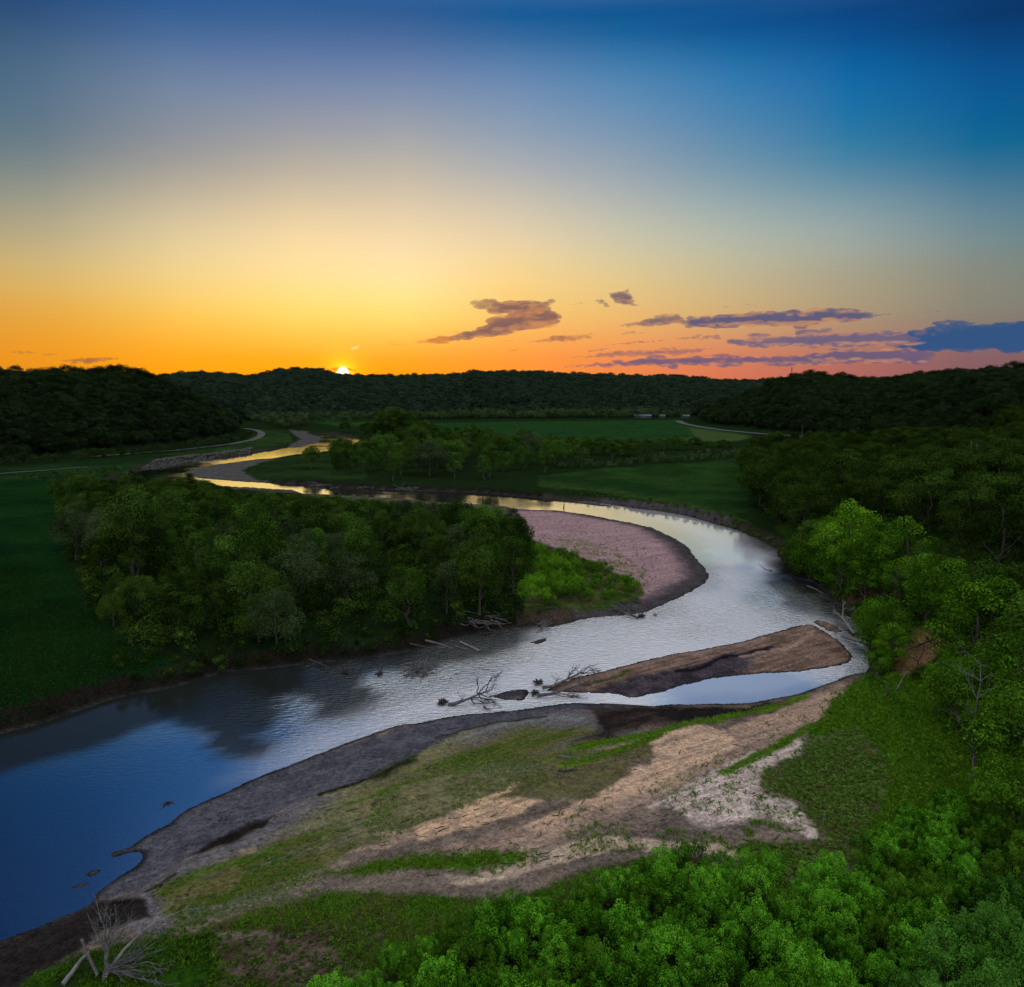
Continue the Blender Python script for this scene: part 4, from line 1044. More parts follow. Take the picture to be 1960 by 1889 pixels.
def forest(name, label, X, Y, Z, H, W, mat, protos):
    Qs = []; Ts = []
    n = len(X)
    which = rng.integers(0, len(protos), n)
    tt = rng.normal(0, 0.2, n)
    for k, (Q, T) in enumerate(protos):
        i = np.where(which == k)[0]
        if not len(i): continue
        a = rng.uniform(0, 6.28, len(i)); c, s = np.cos(a)[:, None, None], np.sin(a)[:, None, None]
        q = Q[None]
        x = (q[..., 0] * c - q[..., 1] * s) * W[i][:, None, None] + X[i][:, None, None]
        y = (q[..., 0] * s + q[..., 1] * c) * W[i][:, None, None] + Y[i][:, None, None]
        z = q[..., 2] * H[i][:, None, None] + Z[i][:, None, None]
        Qs.append(np.stack([x, y, z], -1).reshape(-1, 4, 3))
        Ts.append(np.clip(T[None, :] + tt[i][:, None], 0, 1).ravel())
    o = link(name, quads_mesh(name, np.concatenate(Qs), np.concatenate(Ts), (M[mat],)))
    return tag(o, label, 'woods', kind='stuff')

def gn_forest(name, label, X, Y, Z, H, W, mat, kinds):
    """one mass of trees: points carrying instances of the same crowns"""
    n = len(X)
    me = bpy.data.meshes.new(name)
    me.vertices.add(n); me.vertices.foreach_set('co', np.stack([X, Y, Z], 1).astype(np.float32).ravel())
    a = me.attributes.new('turn', 'FLOAT_VECTOR', 'POINT'); a.data.foreach_set('vector', np.stack([np.zeros(n), np.zeros(n), rng.uniform(0, 6.28, n)], 1).astype(np.float32).ravel())
    a = me.attributes.new('size', 'FLOAT_VECTOR', 'POINT'); a.data.foreach_set('vector', np.stack([W, W, H], 1).astype(np.float32).ravel() / 10)
    a = me.attributes.new('pick', 'INT', 'POINT'); a.data.foreach_set('value', rng.integers(0, len(kinds), n).astype(np.int32))
    me.update()
    ng = bpy.data.node_groups.new(name, 'GeometryNodeTree')
    ng.interface.new_socket('Geometry', in_out='INPUT', socket_type='NodeSocketGeometry')
    ng.interface.new_socket('Geometry', in_out='OUTPUT', socket_type='NodeSocketGeometry')
    L = ng.links.new
    gi = ng.nodes.new('NodeGroupInput'); go = ng.nodes.new('NodeGroupOutput')
    iop = ng.nodes.new('GeometryNodeInstanceOnPoints'); iop.inputs['Pick Instance'].default_value = True
    jn = ng.nodes.new('GeometryNodeJoinGeometry')
    for k in reversed(kinds):
        oi = ng.nodes.new('GeometryNodeObjectInfo'); oi.transform_space = 'ORIGINAL'; oi.inputs['Object'].default_value = SRC[k]
        sm = ng.nodes.new('GeometryNodeSetMaterial'); sm.inputs['Material'].default_value = M[mat]
        ti = ng.nodes.new('GeometryNodeGeometryToInstance')
        L(oi.outputs['Geometry'], sm.inputs['Geometry']); L(sm.outputs[0], ti.inputs[0]); L(ti.outputs[0], jn.inputs[0])
    def attr(nm, t, out_, sock):
        q = ng.nodes.new('GeometryNodeInputNamedAttribute'); q.data_type = t; q.inputs['Name'].default_value = nm
        L([o for o in q.outputs if o.enabled and o.name == 'Attribute'][0], iop.inputs[sock])
    attr('turn', 'FLOAT_VECTOR', None, 'Rotation'); attr('size', 'FLOAT_VECTOR', None, 'Scale'); attr('pick', 'INT', None, 'Instance Index')
    L(gi.outputs[0], iop.inputs['Points']); L(jn.outputs[0], iop.inputs['Instance']); L(iop.outputs[0], go.inputs[0])
    o = link(name, me); md = o.modifiers.new('trees', 'NODES'); md.node_group = ng
    return tag(o, label, 'woods', kind='stuff')

def grid_pts(a0, a1, r0, r1, gap, seed):
    r = np.random.default_rng(seed)
    out = []
    rr = r0
    while rr < r1:
        n = max(int(R(a1 - a0) * rr / gap), 1)
        a = np.radians(a0) + (np.arange(n) + r.uniform(-.4, .4, n)) / n * R(a1 - a0)
        q = rr + r.uniform(-.4, .4, n) * gap
        out.append(np.stack([q * np.sin(a), q * np.cos(a)], 1)); rr += gap
    return np.concatenate(out)

mids = [low_proto(14, 30, .05) for i in range(4)]
lows = [low_proto(7, 8, .13, lr=.24) for i in range(4)]
def hill_forest(k, name, label, a0, a1, r0, r1, gap, seed, mat, protos, h0, h1, smin=0.02, smax=1.25):
    p = grid_pts(a0, a1, r0, r1, gap, seed)
    hh, s = hill(p[:, 0], p[:, 1], k)
    lead = hh.copy()
    for kk in ('L', 'B', 'R'):
        if kk != k: lead = np.maximum(lead, hill(p[:, 0], p[:, 1], kk)[0] + 0.01)
    ok = (s > smin) & (s < smax) & (hh > 0.8) & (hh >= lead)
    p = p[ok]; s = s[ok]
    z = terrain(p[:, 0], p[:, 1])
    n = len(p)
    H = rng.uniform(h0, h1, n) * np.where((s > .9) & (rng.random(n) < .22), 1.45, 1)
    gn_forest(name, label, p[:, 0], p[:, 1], z - 0.22 * H, H, H * rng.uniform(.9, 1.3, n), mat, ['round0', 'round1', 'round2', 'broad0', 'broad1'])
    print(name, n)
hill_forest('L', 'forest', 'dark wooded bluff left of the river against the orange sky', -40, -16, 330, 950, 6.8, 1, 'fol_hill', mids, 9, 14)
hill_forest('B', 'forest', 'long dark wooded ridge below the setting sun', -30, 26, 1000, 2050, 9.5, 2, 'fol_far', lows, 10, 15)
hill_forest('R', 'forest', 'dark wooded hill at the right with a rounded spur', 10, 41, 400, 1450, 8.2, 3, 'fol_hill', mids, 9, 14)
i = np.array(rest)
gn_forest('forest', 'far part of the dark woods right of the river', wpts[i, 0], wpts[i, 1], Zw[i] - .5, rng.uniform(11, 16, len(i)), rng.uniform(11, 17, len(i)), 'fol_wood', KINDS[:8])
for q, lab in ((fill_grove, 'far rows of the dense grove inside the river bend'), (fill_mid, 'back rows of the grove beyond the river')):
    hq = rng.uniform(7, 11, len(q)) * (1.35 if 'beyond' in lab else 1); wq = rng.uniform(8, 12, len(q)) * (1.3 if 'beyond' in lab else 1)
    if 'inside' in lab:
        qa, qb = proj(q[:, 0], q[:, 1]); hq = cap(qa, qb, q[:, 0], q[:, 1], hq); k = hq > 2; q, hq = q[k], hq[k]; wq = np.minimum(wq[k], hq * 1.6)
    gn_forest('forest', lab, q[:, 0], q[:, 1], terrain(q[:, 0], q[:, 1]) - .3, hq, wq, 'fol_dark', KINDS)

BARE = [(1700, 1275), (1745, 1205), (1800, 1190), (1825, 1225), (1790, 1270), (1735, 1305)]
BARE2 = [(1730, 1340), (1780, 1290), (1830, 1310), (1800, 1350)]
def strip_woods(name, label, P, gap, seed, h0, h1, mat, protos, n=4000):
    p = scatter(P, gap, n, seed, 40000)
    z = terrain(p[:, 0], p[:, 1]); qa, qb = proj(p[:, 0], p[:, 1], z); k = np.ones(len(p), bool)
    for hole in (BARE, BARE2): k &= ~inpoly(qa, qb, np.array(hole, float))
    p, z = p[k], z[k]
    H = rng.uniform(h0, h1, len(p))
    if 'grove' in label:
        qa, qb = proj(p[:, 0], p[:, 1]); k = (qb < 945) | (qa > 1010); Hc = np.where(k, H, cap(qa, qb, p[:, 0], p[:, 1], H)); k = Hc > .8; p, z, H = p[k], z[k], Hc[k]
    forest(name, label, p[:, 0], p[:, 1], z - .4, H, H * rng.uniform(.9, 1.3, len(p)), mat, protos)
    print(name, len(p))
strip_woods('treeline', 'hedge-like line of trees along the foot of the far ridge', [(640, 812), (740, 808), (900, 805), (1100, 804), (1200, 803), (1320, 801), (1320, 797), (1100, 798), (900, 799), (640, 804)], 8, 21, 7, 12, 'fol_grey', mids)
strip_woods('treeline', 'scrubby trees on the valley floor left of the golden water', [(455, 800), (520, 797), (600, 797), (650, 800), (610, 812), (560, 825), (540, 824), (500, 812), (470, 808)], 9, 22, 6, 11, 'fol_grey', mids)
strip_woods('undergrowth', 'scrub and bushes on the strip between the two fields', [(1060, 905), (1130, 898), (1250, 884), (1430, 872), (1440, 880), (1300, 893), (1140, 906)], 5.5, 23, 2, 4.5, 'fol_grey', mids)
strip_woods('undergrowth', 'scrub at the foot of the left bluff along the gravel track', [(-60, 905), (60, 897), (180, 886), (330, 872), (430, 858), (470, 846), (480, 838), (440, 846), (330, 864), (180, 879), (0, 893)], 5, 24, 2.5, 6, 'fol_hill', mids)
strip_woods('undergrowth', 'bushes lining the left meadow before the dark water', [(0, 926), (120, 917), (230, 907), (262, 912), (225, 925), (130, 925), (0, 932)], 4.5, 25, 1.2, 3.5, 'fol_dark', mids)
strip_woods('undergrowth', 'low willows between the back of the grove and the gravel bar', [(330, 945), (420, 944), (560, 955), (700, 965), (850, 985), (960, 1000), (985, 1030), (900, 1015), (700, 985), (500, 965), (380, 955)], 3.2, 26, 2, 5, 'fol_mid', mids)
strip_woods('undergrowth', 'dark bushes on the river bank below the grove', [(230, 1300), (430, 1272), (600, 1254), (760, 1236), (900, 1204), (1000, 1185), (1010, 1192), (920, 1206), (800, 1236), (690, 1256), (513, 1274), (370, 1300), (240, 1322)], 2.6, 27, 1, 3.2, 'fol_dark', mids)
strip_woods('undergrowth', 'bushes and weeds along the outer river bank below the field', [(1080, 950), (1200, 962), (1300, 977), (1400, 1003), (1470, 1035), (1500, 1060), (1488, 1052), (1440, 1026), (1350, 995), (1200, 967)], 2.4, 28, .6, 1.8, 'fol_mid', mids)
strip_woods('undergrowth', 'leafy bushes covering the steep right bank', [(1520, 1095), (1580, 1112), (1620, 1150), (1680, 1180), (1730, 1180), (1800, 1180), (1860, 1230), (1960, 1330), (1990, 1560), (1900, 1560), (1830, 1430), (1770, 1350), (1690, 1300), (1668, 1250), (1650, 1195), (1590, 1140)], 2.6, 29, 1.2, 3.6, 'fol_bank', [low_proto(14, 16, .06) for q in range(3)])
strip_woods('undergrowth', 'bright leafy saplings scattered over the right slope', [(1600, 1140), (1680, 1165), (1730, 1175), (1800, 1180), (1880, 1250), (1960, 1350), (1970, 1540), (1880, 1520), (1820, 1420), (1760, 1340), (1690, 1290), (1668, 1240), (1640, 1180)], 4.2, 35, 1.5, 4.5, 'fol_bright', [low_proto(12, 20, .05, .34, .42) for q in range(3)])
strip_woods('undergrowth', 'dark bushes filling the gaps between the trees of the grove', GROVE, 4.2, 30, 2, 5, 'fol_dark', mids)
strip_woods('undergrowth', 'dark thicket under the trees of the woods at the right', [(1440, 893), (1700, 880), (1960, 1000), (2100, 1200), (2000, 1330), (1830, 1180), (1700, 1120), (1560, 1070), (1500, 1035), (1440, 970)], 6, 31, 3, 6, 'fol_wood', mids)

# ------------------------------------------------------------------ willow shrubs
SHR = []
def shrub_proto(i):
    # upright leafy sprays, taller in the middle
    n = 60
    a = rng.uniform(0, 6.28, n); rr = 1.6 * np.sqrt(rng.random(n))
    top = 3.6 - 0.42 * rr ** 2 + rng.normal(0, .42, n)
    cs = np.stack([np.cos(a) * rr, np.sin(a) * rr, top - .45], 1)
    low = np.stack([np.cos(a) * rr * 1.08, np.sin(a) * rr * 1.08, top * .55], 1)[:14]
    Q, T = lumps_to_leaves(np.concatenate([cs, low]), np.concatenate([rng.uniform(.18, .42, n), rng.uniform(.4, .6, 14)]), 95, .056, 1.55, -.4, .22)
    T = np.clip(T + .16 * (Q[:, 0, 2] - 2.6), 0, 1)  # light from above painted in: upper leaves tinted lighter, lower ones darker
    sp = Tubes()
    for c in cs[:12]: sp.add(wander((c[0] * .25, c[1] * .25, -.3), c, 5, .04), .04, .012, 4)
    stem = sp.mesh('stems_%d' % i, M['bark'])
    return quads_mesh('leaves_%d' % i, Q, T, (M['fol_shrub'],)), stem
for i in range(5): SHR.append(shrub_proto(i))

def shrub(x, y, z, s, fol, label, group, wide=1.0):
    le, st = SHR[rng.integers(0, 5)]
    e = empty('willow_shrub', (x, y, z - .05), label, 'shrub', group)
    e.rotation_euler = (0, 0, rng.uniform(0, 6.28)); e.scale = (s * wide, s * wide, s)
    o = link('leaves', le, e)
    if fol != 'fol_shrub':
        o.material_slots[0].link = 'OBJECT'; o.material_slots[0].material = M[fol]
    link('stems', st, e)

THICK = [
    ([(600, 1990), (700, 1930), (800, 1880), (1000, 1815), (1200, 1745), (1300, 1700), (1410, 1698), (1480, 1750), (1450, 1835), (1395, 1900), (1380, 2080), (600, 2080)], 1.95, 'fol_shrub', 'bright willow shrub in the thicket at the bottom centre', .92, 150),
    ([(1450, 1890), (1500, 1800), (1570, 1735), (1690, 1650), (1790, 1600), (1850, 1600), (1900, 1640), (1850, 1740), (1780, 1840), (1700, 1960), (1660, 2060), (1430, 2080)], 1.95, 'fol_shrub', 'bright willow shrub in the thicket below the right meadow', .92, 130),
    ([(1760, 1950), (1840, 1850), (1920, 1790), (2060, 1760), (2100, 2060), (1660, 2060)], 2.3, 'fol_pale', 'pale grey-green willow shrub in the bottom right corner', 1.15, 50),
    ([(1900, 1660), (1990, 1600), (2060, 1640), (2040, 1760), (1960, 1740), (1890, 1720)], 2.4, 'fol_bank', 'shaded willow shrub between the thicket and the right slope', 1.0, 30),
]
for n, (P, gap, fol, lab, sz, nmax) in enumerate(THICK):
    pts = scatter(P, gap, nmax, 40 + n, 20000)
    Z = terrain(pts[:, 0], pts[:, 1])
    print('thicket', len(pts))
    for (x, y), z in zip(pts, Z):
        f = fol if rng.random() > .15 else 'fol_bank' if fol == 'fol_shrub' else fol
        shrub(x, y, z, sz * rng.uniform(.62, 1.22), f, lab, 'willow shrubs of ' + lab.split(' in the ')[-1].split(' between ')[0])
# shrubs on the point bar
P = [(1028, 1085), (1100, 1078), (1160, 1098), (1212, 1128), (1216, 1142), (1150, 1160), (1070, 1175), (1028, 1185)]
pts = scatter(P, 2.9, 60, 50, 20000); Z = terrain(pts[:, 0], pts[:, 1]); ppx, ppy = proj(pts[:, 0], pts[:, 1])
for (x, y), z, a in zip(pts, Z, ppx):
    shrub(x, y, z, rng.uniform(.5, .95) * (1.25 if a < 1110 else .75), 'fol_bank' if rng.random() < .5 else 'fol_bright', 'green willow bush beside the pink sandbar at the river bend', 'bushes beside the pink sandbar', 1.15)

# ------------------------------------------------------------------ grass, weeds and pebbles: ground cover
def tuft_protos(n, blades, h, w, spread, leafy=False):
    out = []
    for i in range(n):
        a = rng.uniform(0, 6.28, blades); r = spread * np.sqrt(rng.random(blades))
        b = np.stack([np.cos(a) * r, np.sin(a) * r, np.zeros(blades)], 1)
        hh = h * rng.uniform(.5, 1.15, blades)
        if leafy:
            c = b + np.stack([np.zeros(blades)] * 2 + [hh * rng.uniform(.2, 1, blades)], 1)
            Q = leaf_quads(c, np.tile([0, 0, 1.], (blades, 1)), w, .5, .5)
        else:
            ln = rng.normal(0, .35, (blades, 2)) * h
            t = np.stack([np.cos(a + 1.5), np.sin(a + 1.5), np.zeros(blades)], 1) * w
            tip = b + np.concatenate([ln, hh[:, None]], 1)
            mid = (b + tip) / 2 + np.array([0, 0, .08 * h])
            Q = np.stack([b - t * .6, mid - t, tip, mid + t], 1)
        out.append((Q, np.clip(rng.normal(.5, .2, blades), 0, 1)))
    return out
TG = tuft_protos(4, 7, 1, .09, .28)
TW = tuft_protos(4, 14, 1, .26, .42, True)
def cover(name, label, polys, mat, protos, h0, h1, seed, jitter=9.0, clump=None):
    r = np.random.default_rng(seed)
    XS = []; YS = []
    for P, n in polys:
        a = np.array(P, float)
        q = r.uniform(a.min(0), a.max(0), (n * 5, 2)); q = q[inpoly(q[:, 0], q[:, 1], a)][:n]
        if len(q) == 0: continue
        x, y = g(q[:, 0] + r.normal(0, jitter, len(q)), q[:, 1] + r.normal(0, jitter * .6, len(q)))
        if clump is not None:
            k = fbm(x * clump[0], y * clump[0], seed, 3) > clump[1]; x, y = x[k], y[k]
        XS.append(x); YS.append(y)
    X = np.concatenate(XS); Y = np.concatenate(YS)
    sd = shore(X, Y); k = sd > 0.6; X, Y = X[k], Y[k]
    Z = terrain(X, Y, sd[k])
    H = rng.uniform(h0, h1, len(X))
    o = forest(name, label, X, Y, Z - .02, H, H * rng.uniform(.9, 1.6, len(X)), mat, protos)
    o['category'] = 'ground cover'
    print(name, len(X))
MEADOW = [(1600, 1340), (1660, 1298), (1760, 1345), (1820, 1430), (1880, 1540), (1900, 1610), (1800, 1590), (1690, 1640), (1650, 1640), (1690, 1570), (1712, 1510), (1692, 1440), (1640, 1400), (1550, 1420), (1575, 1385)]
BROWN = [(1540, 1428), (1640, 1400), (1700, 1450), (1712, 1520), (1685, 1570), (1640, 1640), (1590, 1640), (1570, 1610), (1510, 1560), (1462, 1530), (1466, 1492), (1500, 1474)]
cover('grass', 'lush green grass of the small meadow below the right slope', [(MEADOW, 9000), ([(1700, 1300), (1820, 1330), (1900, 1450), (1950, 1600), (1880, 1560), (1790, 1400)], 1500)], 'grass', TG, .2, .5, 61)
cover('weeds', 'bright leafy plants in the small meadow below the right slope', [(MEADOW, 2600)], 'grass', TW, .2, .6, 71)
cover('weeds', 'leafy weeds on the brown flat beside the lush meadow', [(BROWN, 2100), ([(1400, 1640), (1560, 1640), (1650, 1640), (1560, 1750), (1500, 1800), (1460, 1720)], 900)], 'weeds', TW, .15, .45, 62, clump=(.18, -.5))
cover('grass', 'scattered grass tufts growing on the pale sand', [
    ([(1237, 1565), (1358, 1505), (1480, 1443), (1538, 1418), (1497, 1473), (1458, 1518), (1560, 1620), (1500, 1640), (1392, 1600), (1290, 1578)], 800),
    ([(1100, 1600), (1250, 1575), (1500, 1600), (1520, 1690), (1300, 1650), (1050, 1665), (950, 1700), (850, 1700), (900, 1660)], 1300),
    ([(1330, 1600), (1420, 1590), (1500, 1620), (1540, 1690), (1400, 1670)], 700),
    ([(1000, 1610), (1100, 1570), (1300, 1500), (1430, 1400), (1600, 1340), (1600, 1385), (1480, 1440), (1250, 1570)], 500)], 'grass', TG, .12, .42, 63, jitter=5, clump=(.3, -.02))
LOWG = [(300, 1810), (440, 1765), (560, 1735), (622, 1722), (760, 1735), (900, 1742), (1000, 1735), (1100, 1700), (1300, 1655), (1480, 1720), (1250, 1760), (1000, 1830), (800, 1880), (640, 1960), (640, 1800), (560, 1790), (440, 1800)]
cover('grass', 'green grass band between the sandbar and the willow thicket', [(LOWG, 9000), ([(622, 1690), (793, 1655), (964, 1650), (1016, 1653), (998, 1668), (793, 1682), (707, 1692)], 1500)], 'grass', TG, .1, .3, 64, clump=(.16, -.18))
cover('grass', 'grass and weeds around the dead tree at the bottom left', [([(60, 1889), (150, 1840), (300, 1790), (420, 1770), (420, 1830), (440, 1889), (700, 1950), (300, 1990), (50, 1950)], 4000)], 'grass', TG, .1, .35, 65, clump=(.2, -.1))
OLIVE = [(330, 1780), (300, 1710), (450, 1650), (560, 1600), (640, 1555), (760, 1510), (860, 1455), (980, 1410), (1120, 1400), (1160, 1425), (1130, 1500), (1050, 1520), (960, 1530), (860, 1575), (720, 1630), (620, 1690), (480, 1760)]
cover('grass', 'sparse short grass streaks across the sandbar', [(OLIVE, 12000)], 'grass', TG, .08, .2, 66, clump=(.11, .08))
cover('grass', 'green grass lines edging the pale sand on the bar', [
    ([(1080, 1478), (1160, 1462), (1230, 1438), (1292, 1403), (1400, 1380), (1490, 1356), (1490, 1346), (1400, 1369), (1292, 1392), (1225, 1424), (1150, 1450), (1080, 1464)], 1900),
    ([(1100, 1446), (1180, 1431), (1250, 1416), (1250, 1406), (1180, 1419), (1100, 1434)], 500),
    ([(1383, 1504), (1420, 1488), (1484, 1447), (1548, 1407), (1595, 1390), (1590, 1380), (1540, 1396), (1476, 1436), (1416, 1476)], 1000)], 'grass', TG, .12, .3, 67, jitter=3)
cover('weeds', 'sparse weeds on the brown earth at the bottom left', [([(400, 1800), (640, 1780), (720, 1810), (690, 1889), (600, 1960), (380, 1960)], 420)], 'weeds', TW, .12, .45, 70)
cover('weeds', 'small weeds dotted over the pink sandbar', [([(1030, 1035), (1100, 1040), (1180, 1058), (1250, 1100), (1240, 1135), (1200, 1110), (1120, 1070), (1060, 1055)], 260), ([(1060, 1000), (1200, 1020), (1280, 1080), (1100, 1050)], 60)], 'weeds', TW, .2, .5, 68)
cover('grass', 'rough dark grass of the meadow left of the grove', [([(0, 950), (110, 960), (140, 1110), (190, 1220), (300, 1290), (0, 1390)], 7000)], 'fol_wood', TG, .12, .3, 69)
# ------------------------------------------------------------------ driftwood and dead trees
def at(px, py, up=0.0):
    X, Y, Z = put(px, py)
    return np.array([X[0], Y[0], max(Z[0], 0.0) + up])

def hover(px, py, ref, up):
    """point at height 'up' over the plane of ref, seen at (px,py)"""
    X, Y = g(px, py, ref[2] + up)
    return np.array([float(X), float(Y), ref[2] + up])

def finish(T, name, label, cat, mat, base, group=None, parent=None):
    me = T.mesh(name, mat)
    if parent is None:
        co_ = np.empty(len(me.vertices) * 3, np.float32); me.vertices.foreach_get('co', co_)
        co_ = co_.reshape(-1, 3) - np.array(base, np.float32); me.vertices.foreach_set('co', co_.ravel()); me.update()
        o = link(name, me); o.location = base
        return tag(o, label, cat, group)
    co_ = np.empty(len(me.vertices) * 3, np.float32); me.vertices.foreach_get('co', co_)
    co_ = co_.reshape(-1, 3) - np.array(base, np.float32); me.vertices.foreach_set('co', co_.ravel()); me.update()
    return link(name, me, parent)

def rootball(T, c, r, n=34):
    c = np.array(c)
    for i in range(n):
        d = unit(1)[0]; d[2] = abs(d[2]) * .8 - .1
        T.add(wander(c - d * r * .2, c + d * r * rng.uniform(.7, 1.15), 4, .08), r * .16, r * .03, 4)

# big bleached dead tree at the bottom left
B = at(196, 1880)
e = empty('dead_tree', B, 'large bleached dead tree with many bare branches at the bottom left', 'dead tree')
T = Tubes()
stub = hover(205, 1822, B, 2.0)
T.add(wander(B + [0, 0, -.5], stub, 6, .03), .22, .14, 6, .08)
finish(T, 'trunk', None, None, M['drift'], B, parent=e)
T = Tubes(); T.add([hover(120, 1884, B, .1), hover(140, 1858, B, .5), hover(156, 1836, B, .9), hover(171, 1822, B, 1.1)], .2, .1, 6, .08)
finish(T, 'limb', None, None, M['pale'], B, parent=e)
T = Tubes(); T.add([hover(187, 1866, B, .5), hover(170, 1832, B, 1.6), hover(156, 1797, B, 3.0)], .13, .11, 6, .05)
finish(T, 'limb', None, None, M['drift'], B, parent=e)
T = Tubes()
pth = [hover(202, 1868, B, .6), hover(235, 1820, B, 1.1), hover(266, 1789, B, 1.3), hover(290, 1769, B, 1.4), hover(312, 1759, B, 1.2), hover(350, 1741, B, 1.0)]
T.add(pth, .15, .03, 6, .06)
for k in range(9):
    q = pth[rng.integers(3, 6)]
    twiggy(T, q, np.array([.9, .35, .1]) + rng.normal(0, .45, 3), rng.uniform(1.2, 2.6), .035, 1)
finish(T, 'limb', None, None, M['pale'], B, parent=e)
T = Tubes()
for (a, b, u) in [(335, 1838, .7), (300, 1862, .5), (345, 1882, .3), (270, 1830, 1.3), (318, 1815, .8), (255, 1850, .8), (290, 1800, 1.0)]:
    q = hover(a, b, B, u); st_ = stub * .4 + B * .6
    T.add(wander(st_, q, 6, .04), .075, .02, 5)
    for k in range(5): twiggy(T, st_ * (1 - k / 6) + q * k / 6, (q - st_) + rng.normal(0, 1.6, 3), rng.uniform(.9, 2.2), .035, 1)
for (a, b, u) in [(192, 1742, 4.6), (214, 1738, 4.8), (228, 1760, 3.8), (178, 1775, 3.6), (240, 1775, 3.2), (203, 1770, 4.2)]:
    q = hover(a, b, B, u)
    T.add(wander(stub, q, 6, .04), .065, .018, 5)
    for k in range(6): twiggy(T, stub * (1 - k / 7) + q * k / 7, (q - stub) + rng.normal(0, 1.3, 3), rng.uniform(.8, 2.0), .03, 1)
finish(T, 'branches', None, None, M['drift'], B, parent=e)

# drift tree lying in the water (root at the left)
B = at(847, 1351); B[2] = 0
e = empty('driftwood_tree', B, 'uprooted dead tree with round root ball lying in the shallow water', 'driftwood')
T = Tubes(); c = g(847, 1348); rootball(T, (c[0], c[1], .25), .95, 60)
finish(T, 'root_ball', None, None, M['drift_dark'], B, parent=e)
T = Tubes()
tp = [hover(858, 1349, B, .15), hover(870, 1347, B, .35), hover(884, 1342, B, .55), hover(900, 1336, B, .8), hover(915, 1329, B, 1.0)]
T.add(tp, .30, .13, 6, .1)
finish(T, 'trunk', None, None, M['drift'], B, parent=e)
T = Tubes()
for (i, a, b, u) in [(4, 913, 1299, 2.6), (4, 948, 1292, 2.8), (4, 964, 1279, 3.8), (4, 938, 1324, 1.3), (3, 939, 1360, .1), (4, 959, 1353, .2), (4, 952, 1309, 2.0), (2, 884, 1336, 1.2), (3, 945, 1340, .4), (3, 930, 1347, .3), (4, 950, 1335, .5)]:
    q = hover(a, b, B, u)
    T.add(wander(tp[i], q, 6, .05), .10, .03, 5)
    for k in range(4): twiggy(T, tp[i] * .4 + q * .6, (q - tp[i]) + rng.normal(0, 1.0, 3), rng.uniform(.6, 1.8), .035, 1, .0)
finish(T, 'branches', None, None, M['drift_dark'], B, parent=e)

# pair of drift trees stranded at the tip of the middle bar
def drifttree(label, rootp, trunk, branches, rb=.9, mat='drift', twig=1.0):
    B = at(*rootp); B[2] = max(B[2], 0)
    e = empty('driftwood_tree', B, label, 'driftwood')
    T = Tubes(); rootball(T, B + [0, 0, .3], rb, 44); finish(T, 'root_ball', None, None, M['drift_dark'], B, parent=e)
    T = Tubes(); tp = [hover(a, b, B, u) for a, b, u in trunk]; T.add(tp, .28 * twig, .09, 6, .1)
    finish(T, 'trunk', None, None, M[mat], B, parent=e)
    T = Tubes()
    for i, a, b, u in branches:
        q = hover(a, b, B, u); T.add(wander(tp[i], q, 6, .05), .10, .03, 5)
        for k in range(4): twiggy(T, tp[i] * .5 + q * .5, (q - tp[i]) + rng.normal(0, 1.2, 3), rng.uniform(.6, 1.8), .035, 1, .1)
    finish(T, 'branches', None, None, M[mat], B, parent=e)
drifttree('near drift tree with grey trunk stranded at the tip of the middle bar', (1023, 1333), [(1028, 1331, .4), (1055, 1328, .6), (1085, 1318, .7), (1110, 1311, .6), (1128, 1305, .5)],
          [(2, 1120, 1318, .5), (3, 1162, 1296, .6), (2, 1140, 1300, 1.0), (1, 1110, 1332, .2), (1, 1126, 1335, .1), (3, 1108, 1290, 1.2)])
drifttree('far drift tree with tangled grey branches on the tip of the middle bar', (1030, 1314), [(1038, 1316, .4), (1058, 1313, .6), (1085, 1300, .8), (1110, 1288, .9)],
          [(2, 1110, 1270, 2.0), (2, 1130, 1278, 1.3), (3, 1150, 1280, 1.0), (3, 1145, 1270, 1.6), (1, 1072, 1294, 1.2), (2, 1095, 1283, 1.8), (3, 1160, 1287, .8)], 1.0)
# stranded trunk and heap on the right bank
drifttree('white forked trunk leaning on the log jam at the right bank', (1640, 1219), [(1636, 1214, .3), (1622, 1195, .9), (1612, 1183, 1.5), (1614, 1166, 2.6)],
          [(1, 1592, 1184, .8), (2, 1600, 1170, 2.0), (3, 1618, 1150, 3.4), (2, 1585, 1160, 1.2), (1, 1650, 1180, 1.2), (0, 1662, 1190, .8), (3, 1640, 1165, 1.8)], .8, 'pale', 1.2)
drifttree('dark uprooted stump with short roots at the edge of the bend', (1228, 1186), [(1222, 1183, .4), (1206, 1176, .6), (1190, 1170, .6), (1176, 1166, .5)],
          [(1, 1196, 1163, .8), (2, 1170, 1160, .4), (2, 1180, 1178, .2), (1, 1185, 1168, 1.0)], .95, 'drift')

